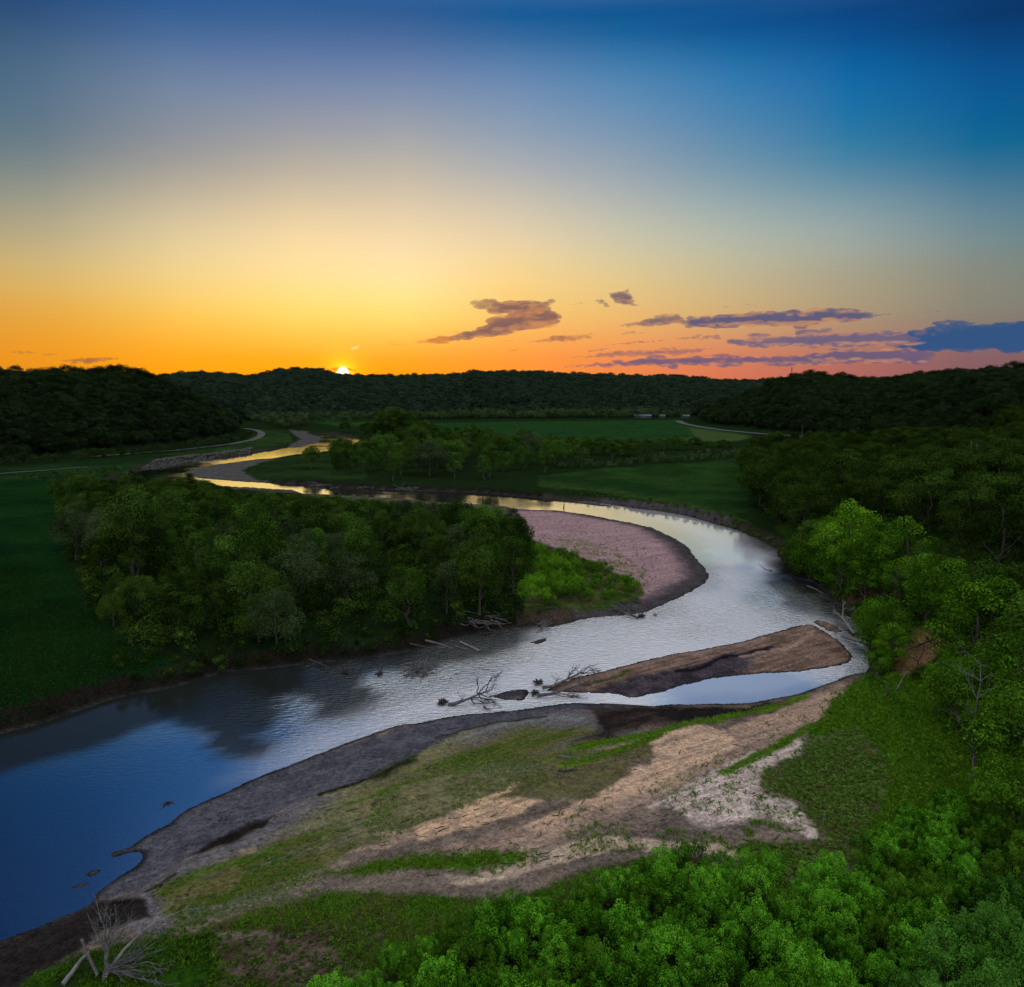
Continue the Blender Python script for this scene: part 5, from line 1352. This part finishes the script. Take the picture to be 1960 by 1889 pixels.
def heap(name, label, cx, cy, w, h, n, mat, ln=(2, 5), r=.09, flat=.35, ang=None, group=None):
    B = at(cx, cy); B[2] = max(B[2], 0)
    T = Tubes()
    for i in range(n):
        a = cx + rng.uniform(-w, w); b = cy + rng.uniform(-h, h)
        X, Y = g(a, b, B[2]); c = np.array([float(X), float(Y), B[2] + rng.uniform(.0, .9)])
        t = rng.uniform(0, math.pi) if ang is None else ang + rng.normal(0, .35)
        d = np.array([math.cos(t), math.sin(t), rng.normal(0, flat * .5)]) * rng.uniform(*ln) / 2
        T.add(wander(c - d, c + d, 5, .04), r * rng.uniform(.5, 1.4), r * .3, 5)
    return finish(T, name, label, 'driftwood', M[mat], B, group)
heap('brush_pile', 'heap of grey branches washed up in the middle of the river', 806, 1284, 24, 9, 60, 'drift', (2.5, 5), .08, .3, .75)
heap('brush_pile', 'tangle of sticks against the right bank behind the white trunk', 1610, 1168, 26, 8, 40, 'drift_dark', (2, 5), .07)
heap('brush_pile', 'drift logs piled on the dark bank below the grove', 928, 1190, 32, 14, 40, 'drift', (3, 6.5), .1, .3, -.6)
heap('brush_pile', 'pale broken branches on the bank beside the bright small tree', 1040, 1193, 10, 12, 20, 'drift', (2, 4), .09, .6, 1.0)
heap('brush_pile', 'bleached drift branches lying on shore behind the uprooted stump', 1196, 1168, 22, 5, 26, 'drift', (2, 4.5), .08)
for a, lab in [(615, 'leftmost dark log heap at the foot of the grove beyond the river'), (660, 'dark log heap below the middle of the grove beyond the river'), (712, 'dark log heap right of the others beyond the river'), (785, 'long dark log heap at the river bend beyond the bar')]:
    heap('brush_pile', lab, a, 929 + (a - 615) * .045, 22, 3, 34, 'drift', (3, 8), .12, .3)

def log(name, label, pts, r0, r1, mat, twigs=0, cat='driftwood', ups=None):
    B = at(*pts[0]); B[2] = max(B[2], 0)
    T = Tubes()
    us = ups or [.15] * len(pts)
    p = [hover(a, b, B, u) for (a, b), u in zip(pts, us)]
    T.add(densify([tuple(q) for q in p], 2), r0, r1, 6, .08)
    for k in range(twigs):
        q = p[rng.integers(0, len(p))]
        twiggy(T, q, (p[-1] - p[0]) + rng.normal(0, 1.2, 3), rng.uniform(.5, 1.4), r0 * .3, 1)
    return finish(T, name, label, cat, M[mat], B)
log('log', 'long dark log reaching from the bank into the river below the grove', [(815, 1226), (840, 1232), (866, 1241)], .22, .08, 'drift')
log('log', 'second dark log lying along the bank below the grove', [(785, 1232), (812, 1238), (838, 1246)], .18, .06, 'drift_dark')
log('log', 'pale log with root end sticking out of the dark river', [(881, 1228), (895, 1235), (906, 1240), (916, 1245)], .16, .2, 'pale', 6)
log('log', 'short pale log half sunk in the dark river', [(872, 1237), (884, 1241), (893, 1243)], .14, .06, 'drift', 0)
log('log', 'thin leaning log on the dark left bank', [(592, 1262), (615, 1271), (630, 1278)], .14, .05, 'drift_dark')
log('log', 'bleached log lying across the muddy inlet at the right bank', [(1612, 1217), (1640, 1226), (1664, 1233)], .2, .12, 'pale', 2)
log('log', 'white curved stick standing on the pink sandbar', [(1220, 1065), (1216, 1058), (1219, 1052)], .14, .05, 'pale', 1, ups=[.1, .5, 1.3])
log('log', 'thin drift branch on the grass line of the near sandbar', [(1068, 1447), (1100, 1450), (1125, 1446), (1158, 1436)], .14, .03, 'drift', 6)
log('log', 'dark stump lying below the drift branch on the near sandbar', [(1070, 1474), (1085, 1476), (1096, 1474)], .2, .1, 'drift_dark', 6)
log('log', 'small stick on the gravel of the near sandbar', [(392, 1681), (410, 1675), (424, 1668)], .06, .02, 'drift', 2)
log('log', 'dark stick on the wet gravel beside the river', [(856, 1396), (866, 1394), (877, 1392)], .08, .04, 'drift_dark', 1)
log('log', 'fallen branch with leaves in the golden shallows', [(509, 946), (495, 939), (484, 933)], .22, .08, 'drift_dark', 2, ups=[.2, 1.0, 2.2])
log('log', 'pale fallen trunk on the dark mud under the right bank trees', [(1545, 1121), (1560, 1127), (1576, 1136)], .14, .05, 'pale', 1)
log('log', 'bare fallen branch dipping into the water by the leaning willow', [(1478, 1093), (1466, 1090), (1456, 1083)], .12, .04, 'drift_dark', 4, ups=[.1, .6, 1.2])
log('log', 'dark fallen trunk lying down the bare sandy slope', [(1790, 1222), (1765, 1232), (1735, 1245)], .2, .08, 'drift_dark', 5, ups=[.4, .4, .4])

def snag(label, px, py, w, h, mat='drift_dark', name='snag'):
    c = at(px, py); c[2] = 0
    T = Tubes(); rootball(T, c, w, 30)
    for i in range(5): T.add(wander(c, c + np.array([rng.normal(0, .4), rng.normal(0, .4), h * rng.uniform(.5, 1)]), 4, .05), .1, .03, 5)
    return finish(T, name, label, 'driftwood', M[mat], c)
snag('brown root stump sticking out of the river with thin branches', 727, 1303, .9, 2.2)
snag('dark round stump in the shadow near the left bank', 662, 1297, .95, 1.2)
snag('small dark pointed snag in the bright upper bend', 1079, 976, .5, 2.2)
snag('dark snag in the golden shallows beyond the gravel bar', 660, 943.5, .5, 1.0)
snag('pair of low dark snags on the gravel strip in the river', 770, 946, .9, .8)
snag('tiny twig in the water beside the uprooted stump', 1253, 1182, .25, .9)
snag('small floating stick near the near sandbar', 322, 1543, .28, .3)

# twigs and bits of drift strewn over the near sandbar
T = Tubes()
for P, n in (([(700, 1640), (1000, 1530), (1250, 1420), (1560, 1340), (1600, 1380), (1450, 1530), (1540, 1620), (1500, 1690), (1000, 1690), (700, 1710)], 150), ([(300, 1700), (700, 1520), (1000, 1400), (1150, 1400), (900, 1560), (400, 1760)], 60), ([(420, 1800), (640, 1790), (700, 1830), (660, 1889), (440, 1889)], 40)):
    a_ = np.array(P, float); q = rng.uniform(a_.min(0), a_.max(0), (n * 5, 2)); q = q[inpoly(q[:, 0], q[:, 1], a_)][:n]
    X, Y = g(q[:, 0], q[:, 1]); Z = terrain(X, Y)
    for x, y, z in zip(X, Y, Z):
        t = rng.normal(.6, .5); L_ = rng.uniform(.15, .7); d = np.array([math.cos(t), math.sin(t), 0]) * L_
        T.add(wander(np.array([x, y, z + .05]) - d, np.array([x, y, z + .07]) + d, 4, .05), rng.uniform(.03, .07), .02, 4)
o = link('twigs', T.mesh('twigs', M['drift_dark'])); tag(o, 'small dark sticks strewn over the near sandbar', 'drift litter', kind='stuff')

# standing dead trees
def standing(label, px, py, h, lean=(0, 0), mat='drift', n=9, r=.16, twig=1):
    b = at(px, py)
    T = Tubes()
    top = b + np.array([lean[0] * h, lean[1] * h, h])
    p = wander(b - [0, 0, .5], top, 8, .012)
    T.add(p, r, r * .25, 6, .05)
    for i in range(n):
        q = p[rng.integers(2, 8)]
        d = rng.normal(0, 1, 3); d[2] = abs(d[2]) * .7
        twiggy(T, q, d, h * rng.uniform(.1, .24), r * .3, twig)
    return finish(T, 'dead_tree', label, 'dead tree', M[mat], b)
standing('tall grey dead trunk with spidery twigs at the edge of the right meadow', 1856, 1500, 13.5, (.01, 0), 'drift', 14)
standing('bare grey young tree on the low bank before the bright clump', 1607, 1148, 7.5, (.03, 0), 'drift', 16, .09, 2)
standing('second bare grey tree right of the bare young tree', 1655, 1152, 6.5, (-.04, 0), 'drift', 10, .09)
standing('leaning bleached snag in the grass behind the backwater', 1702, 1338, 4.2, (.55, 0), 'pale', 4, .16, 0)
standing('short broken grey snag beside the leaning bleached one', 1694, 1336, 2.2, (.1, 0), 'drift', 2, .13, 0)
standing('dark bare pole of a tree on top of the right bank', 1708, 1200, 10.5, (0, 0), 'drift_dark', 6, .14)
standing('dead tree leaning over the bare slope', 1745, 1300, 7, (.35, .1), 'drift_dark', 9, .12)
standing('thin white dead stick on the right slope', 1905, 1275, 5.5, (.15, 0), 'pale', 3, .09, 0)
standing('pale bare trunk rising among the light trees of the right slope', 1795, 1180, 8, (.02, 0), 'drift', 7, .12)
standing('little bleached branch standing in the meadow', 1575, 1578, .001 + 1.6, (.1, 0), 'pale', 4, .06, 1)
standing('little dead stump with twigs at the foot of the meadow', 1568, 1582, 1.0, (-.4, 0), 'drift', 4, .06, 1)

# ------------------------------------------------------------------ riprap
def riprap():
    Vs = []; Fs = []; n0 = 0
    ico = np.array([(0, 0, 1), (.9, 0, .3), (.28, .85, .3), (-.72, .53, .3), (-.72, -.53, .3), (.28, -.85, .3), (0, 0, -.5)])
    tri = [(0, 1, 2), (0, 2, 3), (0, 3, 4), (0, 4, 5), (0, 5, 1), (6, 2, 1), (6, 3, 2), (6, 4, 3), (6, 5, 4), (6, 1, 5)]
    P = np.array([(272, 897), (300, 887), (340, 881), (400, 875), (470, 865), (485, 862), (478, 868), (400, 878.5), (340, 885.5), (300, 892)])
    q = rng.uniform(P.min(0), P.max(0), (9000, 2)); q = q[inpoly(q[:, 0], q[:, 1], P)][:1100]
    X, Y = g(q[:, 0], q[:, 1]); Z = terrain(X, Y)
    for x, y, z in zip(X, Y, Z):
        s = rng.uniform(.35, 1.0)
        a = rng.uniform(0, 6.28); c, s_ = math.cos(a), math.sin(a)
        v = ico * rng.uniform(.7, 1.3, ico.shape) * s
        Vs.append(np.stack([v[:, 0] * c - v[:, 1] * s_ + x, v[:, 0] * s_ + v[:, 1] * c + y, v[:, 2] + max(z, -.2)], 1)); Fs.append(np.array(tri) + n0); n0 += 7
    o = link('riprap', mesh_np('riprap', np.concatenate(Vs), np.concatenate(Fs), False, (M['stone'],)))
    tag(o, 'grey riprap stones along the bank of the gravel track', 'rocks', kind='stuff')
riprap()

# ------------------------------------------------------------------ tracks and roads
def road(name, label, pts, wid, lift=.25):
    p = densify(pts, 6); a = np.array(p)
    X, Y = g(a[:, 0], a[:, 1])
    P = np.stack([X, Y], 1); t = np.gradient(P, axis=0); t /= np.linalg.norm(t, axis=1, keepdims=True)
    nrm = np.stack([-t[:, 1], t[:, 0]], 1)
    cols = []
    for k in (-1, -.5, 0, .5, 1):
        q = P + nrm * wid / 2 * k
        cols.append(np.concatenate([q, (terrain(q[:, 0], q[:, 1]) + lift - .12 * abs(k))[:, None]], 1))
    V = np.stack(cols, 1); n = len(p)
    I = np.arange(n - 1)[:, None] * 5; J = np.arange(4)[None]
    o = link(name, mesh_np(name, V.reshape(-1, 3), np.stack([I + J, I + J + 1, I + J + 6, I + J + 5], -1).reshape(-1, 4), True, (M['road'],)))
    tag(o, label, kind='structure')
road('gravel_track', 'pale gravel track along the foot of the left bluff curving beside the river', [(172, 882), (239, 876.5), (342, 868), (427, 858), (462, 852), (484, 847), (497, 841), (501, 835), (494, 829), (480, 826), (466, 824.5)], 6.5, .5)
road('gravel_track', 'straight end of the gravel track at the left edge below the bluff', [(-120, 925), (0, 915), (90, 908), (167, 902)], 3.2, .4)
road('road', 'pale country road curving along the edge of the far green field', [(1300, 809), (1304, 812.5), (1320, 817), (1358, 824), (1410, 830.5), (1468, 836), (1540, 841)], 9, .5)

# ------------------------------------------------------------------ farm sheds, mast, poles, house
def box_v(x0, x1, y0, y1, z0, z1):
    return np.array([(x0, y0, z0), (x1, y0, z0), (x1, y1, z0), (x0, y1, z0), (x0, y0, z1), (x1, y0, z1), (x1, y1, z1), (x0, y1, z1)], float)
BOXF = [(0, 3, 2, 1), (4, 5, 6, 7), (0, 1, 5, 4), (1, 2, 6, 5), (2, 3, 7, 6), (3, 0, 4, 7)]
def boxes(name, L_, mat, parent):
    V = np.concatenate([box_v(*b) for b in L_]); Fq = np.concatenate([np.array(BOXF) + 8 * i for i in range(len(L_))])
    return link(name, mesh_np(name, V, Fq, False, (mat,)), parent)
def gable(name, w, d, h0, h1, over, mat, parent):
    x, y = w / 2 + over, d / 2 + over; t = .25
    V = np.array([(-x, -y, h0), (x, -y, h0), (x, 0, h1), (-x, 0, h1), (-x, y, h0), (x, y, h0), (-x, -y, h0 + t), (x, -y, h0 + t), (x, 0, h1 + t), (-x, 0, h1 + t), (-x, y, h0 + t), (x, y, h0 + t)])
    Fq = np.array([(0, 3, 2, 1), (3, 4, 5, 2), (6, 7, 8, 9), (9, 8, 11, 10), (0, 1, 7, 6), (4, 10, 11, 5), (0, 6, 9, 3), (3, 9, 10, 4), (1, 2, 8, 7), (2, 5, 11, 8)])
    return link(name, mesh_np(name, V, Fq, False, (mat,)), parent)
def shed(label, px, py, w, d, h, rot, name='farm_shed', cat='shed', roofm='metal_roof', wallm='barn_wall', up=0):
    X, Y, Z = put(px, py)
    e = empty(name, (X[0], Y[0], Z[0] + up), label, cat); e.rotation_euler = (0, 0, rot)
    V = np.concatenate([box_v(-w / 2, w / 2, -d / 2, d / 2, -1.5, h)])
    # walls with gable ends
    V = np.concatenate([V, [(-w / 2, 0, h + d * .22), (w / 2, 0, h + d * .22)]])
    Fq = np.array([(0, 3, 2, 1), (0, 1, 5, 4), (1, 2, 6, 5), (2, 3, 7, 6), (3, 0, 4, 7), (4, 8, 7, 7), (5, 6, 9, 9)])
    me = bpy.data.meshes.new('wall'); me.from_pydata([tuple(v) for v in V], [], [tuple(dict.fromkeys(f)) for f in Fq.tolist()]); me.materials.append(M[wallm]); me.update()
    link('wall', me, e)
    gable('roof', w, d, h - .1, h + d * .22 + .1, .5, M[roofm], e)
    boxes('door', [(-w * .12, w * .12, -d / 2 - .12, -d / 2 - .02, -.2, h * .75)], M['door'], e)
    for s in (-.32, .3): boxes('window', [(w * s - .8, w * s + .8, -d / 2 - .1, -d / 2 - .02, h * .4, h * .7)], M['door'], e)
shed('long low barn with blue-grey metal roof at the foot of the far ridge', 1230, 799.5, 24, 9, 2.6, .05)
shed('small blue-grey shed right of the long barn at the far ridge', 1268, 799, 8, 6, 2.6, -.3)
shed('blue-roofed shed at the foot of the right spur behind the country road', 1312, 800, 11, 7, 2.8, .4)
shed('tiny farmhouse on the crest between the left bluff and the far ridge', 321, 728, 12, 8, 6, .2, 'farmhouse', 'house', 'barn_wall', 'barn_wall', 9)

def mast():
    X, Y, Z = put(1514, 727)
    a = az_of(1514); r = 1500
    x, y = r * math.sin(a), r * math.cos(a); z = float(terrain(np.array([x]), np.array([y]))[0])
    e = empty('radio_mast', (x, y, z), 'thin lattice radio mast standing on the far ridge against the pink sky', 'mast')
    T = Tubes(); H = CAMH + r * math.cos(a) * math.tan(el_of(702)) - z; w = .9
    c = [(w * math.cos(t), w * math.sin(t)) for t in (0, 2.09, 4.19)]
    for (p, q) in c: T.add([(p, q, -1), (p, q, H)], .22, .2, 4)
    finish(T, 'leg', None, None, M['steel'], (0, 0, 0), parent=e)
    T = Tubes(); k = 0; zz = 0
    while zz < H - 2:
        for i in range(3):
            p, q = c[i], c[(i + 1) % 3]; T.add([(p[0], p[1], zz), (q[0], q[1], zz + 2)], .1, .1, 4)
        zz += 2
    finish(T, 'lattice', None, None, M['steel'], (0, 0, 0), parent=e)
    T = Tubes(); T.add([(0, 0, H - .5), (0, 0, H + 3)], .15, .08, 4); finish(T, 'antenna', None, None, M['steel'], (0, 0, 0), parent=e)
mast()

def pole(label, px, py, h, up=0):
    X, Y, Z = put(px, py)
    e = empty('utility_pole', (X[0], Y[0], Z[0]), label, 'utility pole', 'utility poles')
    T = Tubes(); T.add([(0, 0, -.5), (0, 0, h)], .2, .13, 6); finish(T, 'post', None, None, M['pole'], (0, 0, 0), parent=e)
    T = Tubes(); T.add([(-.9, 0, h - .7), (.9, 0, h - .7)], .06, .09, 4); finish(T, 'crossarm', None, None, M['pole'], (0, 0, 0), parent=e)
    for s in (-.7, 0, .7):
        T = Tubes(); T.add([(s, 0, h - .62), (s, 0, h - .3)], .06, .04, 6); finish(T, 'insulator', None, None, M['stone'], (0, 0, 0), parent=e)
pole('utility pole beside the country road below the right spur', 1535, 836, 10)
pole('utility pole in the meadow right of the country road', 1641, 840, 10)
pole('pale utility pole standing among the dark woods at the right', 1853, 930, 17)
pole('second utility pole close behind in the dark woods at the right', 1864, 925, 15)

# ------------------------------------------------------------------ clouds: absorbing volumes far behind the ridge, emission standing in for scattered light
CD = 7000.0
def cpos(px, py, d=CD):
    dx, dyy, dz = ray(px, py); k = d / dyy
    return np.stack([dx * k, dyy * k, CAMH + dz * k], -1)
ICO_V = None
def ico():
    global ICO_V
    import bmesh
    bm = bmesh.new(); bmesh.ops.create_icosphere(bm, subdivisions=2, radius=1)
    V = np.array([v.co[:] for v in bm.verts]); Fq = np.array([[v.index for v in f.verts] for f in bm.faces]); bm.free()
    ICO_V = (V, Fq)
ico()
def cloud_mat(key, rad, dens):
    m, nt, out = new_mat('cloud_' + key); L = nt.links.new
    ab = N(nt, 'ShaderNodeVolumeAbsorption'); ab.inputs['Color'].default_value = (0, 0, 0, 1); dens = dens * 1.5; ab.inputs['Density'].default_value = dens
    c = lin(rad); em = N(nt, 'ShaderNodeEmission'); em.inputs['Color'].default_value = (*c, 1); em.inputs['Strength'].default_value = dens
    ad = N(nt, 'ShaderNodeAddShader'); L(ab.outputs[0], ad.inputs[0]); L(em.outputs[0], ad.inputs[1]); L(ad.outputs[0], out.inputs['Volume'])
    return m
PX = CD / F
CM = {}
def cloud_body(Vs, Fs, mat, name):
    V = np.concatenate(Vs); b = V.mean(0)
    me = mesh_np(name, V - b, np.concatenate(Fs), False, (mat,))
    o = link(name, me); o.location = b
    rm = o.modifiers.new('merge', 'REMESH'); rm.mode = 'VOXEL'; rm.voxel_size = PX * .75; rm.use_smooth_shade = True
    if name == 'lit_rim': o['kind'] = 'stuff'
    return o, b
def cloud(label, strokes, rad, dens=0.018, seed=0, thick=1.0, rough=1.0):
    r = np.random.default_rng(100 + seed)
    key = '%d' % seed
    Vs = []; Fs = []; n0 = 0
    for (x0, y0, x1, y1, t0, t1, n) in strokes:
        for i in range(int(n * 1.7)):
            f = (i + r.uniform(-.5, .5)) / max(int(n * 1.7) - 1, 1); f = min(max(f, 0), 1)
            th = (t0 * (1 - f) + t1 * f) * thick
            rr = th * r.uniform(.22, .5)
            px = x0 * (1 - f) + x1 * f + r.normal(0, th * .35)
            py = y0 * (1 - f) + y1 * f + r.normal(0, th * .2)
            c = cpos(px, py, CD + r.normal(0, th * .5 * PX))
            s = np.array([rr * r.uniform(1.3, 3.0), rr * 1.3, rr * r.uniform(.5, .9)]) * PX
            v = ICO_V[0] * (1 + r.normal(0, .14 * rough, (len(ICO_V[0]), 1)))
            Vs.append(v * s + c); Fs.append(ICO_V[1] + n0); n0 += len(ICO_V[0])
        if max(t0, t1) > 6:
            for i in range(int(n * 2.2)):
                f = r.random(); th = t0 * (1 - f) + t1 * f; rr = th * r.uniform(.10, .24)
                c = cpos(x0 * (1 - f) + x1 * f + r.normal(0, th * .3), y0 * (1 - f) + y1 * f - th * r.uniform(.15, .5), CD + r.normal(0, th * .3 * PX))
                Vs.append(ICO_V[0] * (1 + r.normal(0, .12, (len(ICO_V[0]), 1))) * np.array([rr * r.uniform(1, 1.8), rr, rr]) * PX + c); Fs.append(ICO_V[1] + n0); n0 += len(ICO_V[0])
    o, b = cloud_body(Vs, Fs, cloud_mat(key, rad, dens), 'cloud')
    big = [s for s in strokes if max(s[4], s[5]) > 6]
    if big and seed < 12 and seed != 8:
        # added warm-glowing puffs that stand in for sunlit cloud edges
        Vs = []; Fs = []; n0 = 0
        for (x0, y0, x1, y1, t0, t1, n) in big:
            for i in range(int(n * 1.6)):
                f = r.random(); th = (t0 * (1 - f) + t1 * f) * thick; rr = th * r.uniform(.10, .26)
                up = r.random() < .3
                c = cpos(x0 * (1 - f) + x1 * f + r.normal(0, th * .5), y0 * (1 - f) + y1 * f + th * (r.uniform(.18, .5) if not up else r.uniform(-.6, -.35)), CD - th * PX + r.normal(0, th * .3 * PX))
                Vs.append(ICO_V[0] * (1 + r.normal(0, .14, (len(ICO_V[0]), 1))) * np.array([rr * r.uniform(1.4, 3.2), rr, rr * .6]) * PX + c); Fs.append(ICO_V[1] + n0); n0 += len(ICO_V[0])
        warm = tuple(np.array((255, 165, 90)) * .62 + np.array(rad) * .38)
        q, bq = cloud_body(Vs, Fs, cloud_mat(key + '_rim', warm, dens * .7), 'lit_rim'); q.parent = o; q.location = bq - b
    return tag(o, label, 'cloud', 'clouds over the far ridge')
cloud('largest mauve cloud with two arms above the middle of the far ridge', [(905, 578, 990, 592, 8, 22, 22), (930, 580, 950, 578, 4, 6, 5), (995, 582, 1056, 580, 10, 9, 14), (1000, 585, 1010, 610, 16, 20, 14), (1040, 608, 950, 625, 28, 22, 34), (1055, 604, 1030, 616, 12, 14, 8), (960, 628, 862, 650, 20, 8, 34), (1048, 620, 1000, 628, 8, 8, 6), (975, 605, 985, 596, 8, 8, 5)], (138, 100, 92), .012, 1, 1.15)
cloud('orange tail cloud left of the largest mauve cloud', [(797, 656, 857, 650, 5, 16, 14), (835, 655, 850, 648, 12, 12, 6)], (205, 122, 66), .010, 2)
cloud('small mauve cloud curling upward right of the largest cloud', [(1182, 565, 1200, 572, 14, 18, 10), (1196, 560, 1202, 555, 8, 4, 5), (1195, 580, 1216, 585, 9, 5, 9)], (120, 102, 106), .014, 3)
cloud('tiny grey wisp between the curling cloud and the largest cloud', [(1148, 575, 1163, 588, 8, 6, 9)], (110, 106, 110), .012, 4)
cloud('flat mauve cloud below the largest cloud', [(1008, 655, 1060, 650, 3, 9, 14), (1060, 650, 1125, 645, 14, 8, 18), (1120, 642, 1135, 638, 6, 3, 4)], (172, 112, 84), .012, 5)
cloud('left half of the long grey cloud at the right', [(1185, 623, 1225, 620, 3, 8, 10), (1232, 620, 1290, 608, 10, 14, 18), (1285, 612, 1345, 622, 8, 8, 14), (1268, 605, 1276, 602, 8, 4, 4)], (128, 104, 108), .013, 6, 1.25)
cloud('long grey cloud with flat right end high over the right ridge', [(1320, 618, 1440, 612, 13, 18, 34), (1430, 610, 1560, 612, 18, 18, 36), (1550, 606, 1650, 604, 18, 14, 28), (1600, 595, 1640, 594, 8, 8, 8), (1428, 600, 1455, 598, 6, 5, 5), (1340, 612, 1360, 608, 8, 8, 6), (1650, 604, 1735, 600, 5, 1.5, 10)], (96, 92, 120), .014, 7, 1.3)
cloud('broad dark blue cloud bank at the right edge above the ridge', [(1740, 650, 2060, 645, 26, 44, 60), (1780, 632, 1900, 628, 16, 14, 24), (1790, 622, 1820, 614, 12, 7, 8), (1830, 620, 1860, 622, 14, 10, 8), (1900, 628, 2060, 620, 18, 22, 24), (1728, 640, 1760, 636, 8, 10, 8), (1760, 662, 2060, 662, 18, 22, 40), (1953, 622, 1960, 618, 10, 8, 4)], (52, 84, 130), .014, 8)
cloud('low mauve cloud bank with puffy top over the right spur', [(1400, 655, 1560, 652, 8, 14, 34), (1560, 650, 1760, 648, 15, 14, 44), (1440, 645, 1470, 642, 8, 6, 8), (1535, 640, 1580, 634, 10, 9, 12), (1590, 638, 1720, 640, 6, 5, 12)], (112, 98, 124), .012, 9, 1.6)
cloud('lowest long violet cloud streak close above the right ridge', [(1080, 702, 1260, 692, 2.5, 12, 34), (1250, 693, 1420, 690, 12, 12, 40), (1420, 690, 1600, 687, 10, 15, 40), (1560, 682, 1760, 682, 13, 20, 46), (1590, 672, 1640, 668, 6, 5, 8)], (110, 92, 120), .013, 10, 1.35)
cloud('thin violet streak above the lowest cloud streak', [(1050, 686, 1160, 680, 2, 6, 20), (1150, 678, 1340, 672, 8, 9, 44), (1130, 673, 1160, 668, 5, 5, 7), (1270, 668, 1360, 668, 6, 4, 14), (1320, 682, 1430, 680, 5, 3, 14)], (150, 104, 108), .011, 11, 1.2)
for i, (lab, st_, c) in enumerate([
    ('small flat cloud right of the orange tail', [(950, 654, 982, 652, 3, 4, 8)], (190, 118, 74)),
    ('small flat cloud low over the middle of the ridge', [(972, 671, 990, 670, 3, 5, 6)], (188, 112, 66)),
    ('tiny sliver cloud right of the small flat one low over the middle of the ridge', [(1000, 669, 1016, 668, 2, 2.5, 5)], (188, 116, 72)),
    ('small dark sliver below the left half of the long grey cloud', [(1191, 638, 1236, 637, 4, 3, 10), (1200, 636, 1215, 635, 5, 5, 4)], (132, 104, 102)),
    ('little orange puff left of the tiny grey wisp', [(1092, 583, 1114, 580, 3, 4, 7)], (196, 132, 92)),
    ('little orange sliver left of the largest mauve cloud', [(874, 590, 896, 594, 2, 2.5, 6)], (216, 150, 88)),
    ('short mauve streak right of the flat mauve cloud', [(1160, 660, 1212, 656, 3, 5, 9), (1205, 656, 1264, 652, 5, 5, 12)], (160, 108, 100)),
    ('mauve puff cloud before the low mauve bank', [(1295, 648, 1375, 645, 4, 8, 18), (1330, 644, 1340, 641, 6, 5, 4)], (142, 104, 108)),
    ('tiny dark cloud above the long grey cloud', [(1386, 587, 1398, 587, 3, 3, 5)], (128, 108, 104)),
    ('tiny ragged cloud right of the tiny dark one', [(1425, 582, 1447, 585, 3, 3, 7)], (124, 110, 108)),
    ('thin dark sliver cloud near the right edge', [(1731, 599, 1801, 596, 2.5, 3, 16)], (84, 92, 106)),
    ('grey-orange cloud over the left bluff', [(122, 690, 175, 690, 4, 12, 14), (165, 690, 226, 686, 11, 4, 14)], (176, 112, 62)),
    ('ragged small cloud at the left edge over the bluff', [(30, 674, 64, 674, 6, 5, 10)], (186, 124, 62)),
    ('tiny puff cloud between the two clouds over the left bluff', [(88, 679, 107, 678, 6, 4, 7)], (180, 120, 64)),
    ('orange sliver cloud right of the sun', [(746, 659, 781, 660, 3.5, 3.5, 9)], (240, 150, 34)),
    ('glowing white wisp above the sun', [(671, 668, 682, 665, 3, 4, 8), (680, 665, 688, 660, 3, 2, 6)], (255, 246, 190)),
    ('dim orange cloud touching the top of the sun', [(620, 708, 650, 706, 4, 8, 12), (650, 706, 682, 709, 9, 4, 10)], (238, 130, 30)),
    ('tiny orange sliver close to the right of the sun', [(688, 702, 706, 700, 2.5, 2, 6)], (240, 138, 34)),
    ('tiny orange sliver low over the ridge right of the sun', [(743, 706, 758, 708, 2.5, 2, 5)], (240, 134, 40))]):
    cloud(lab, st_, c, .016, 20 + i)
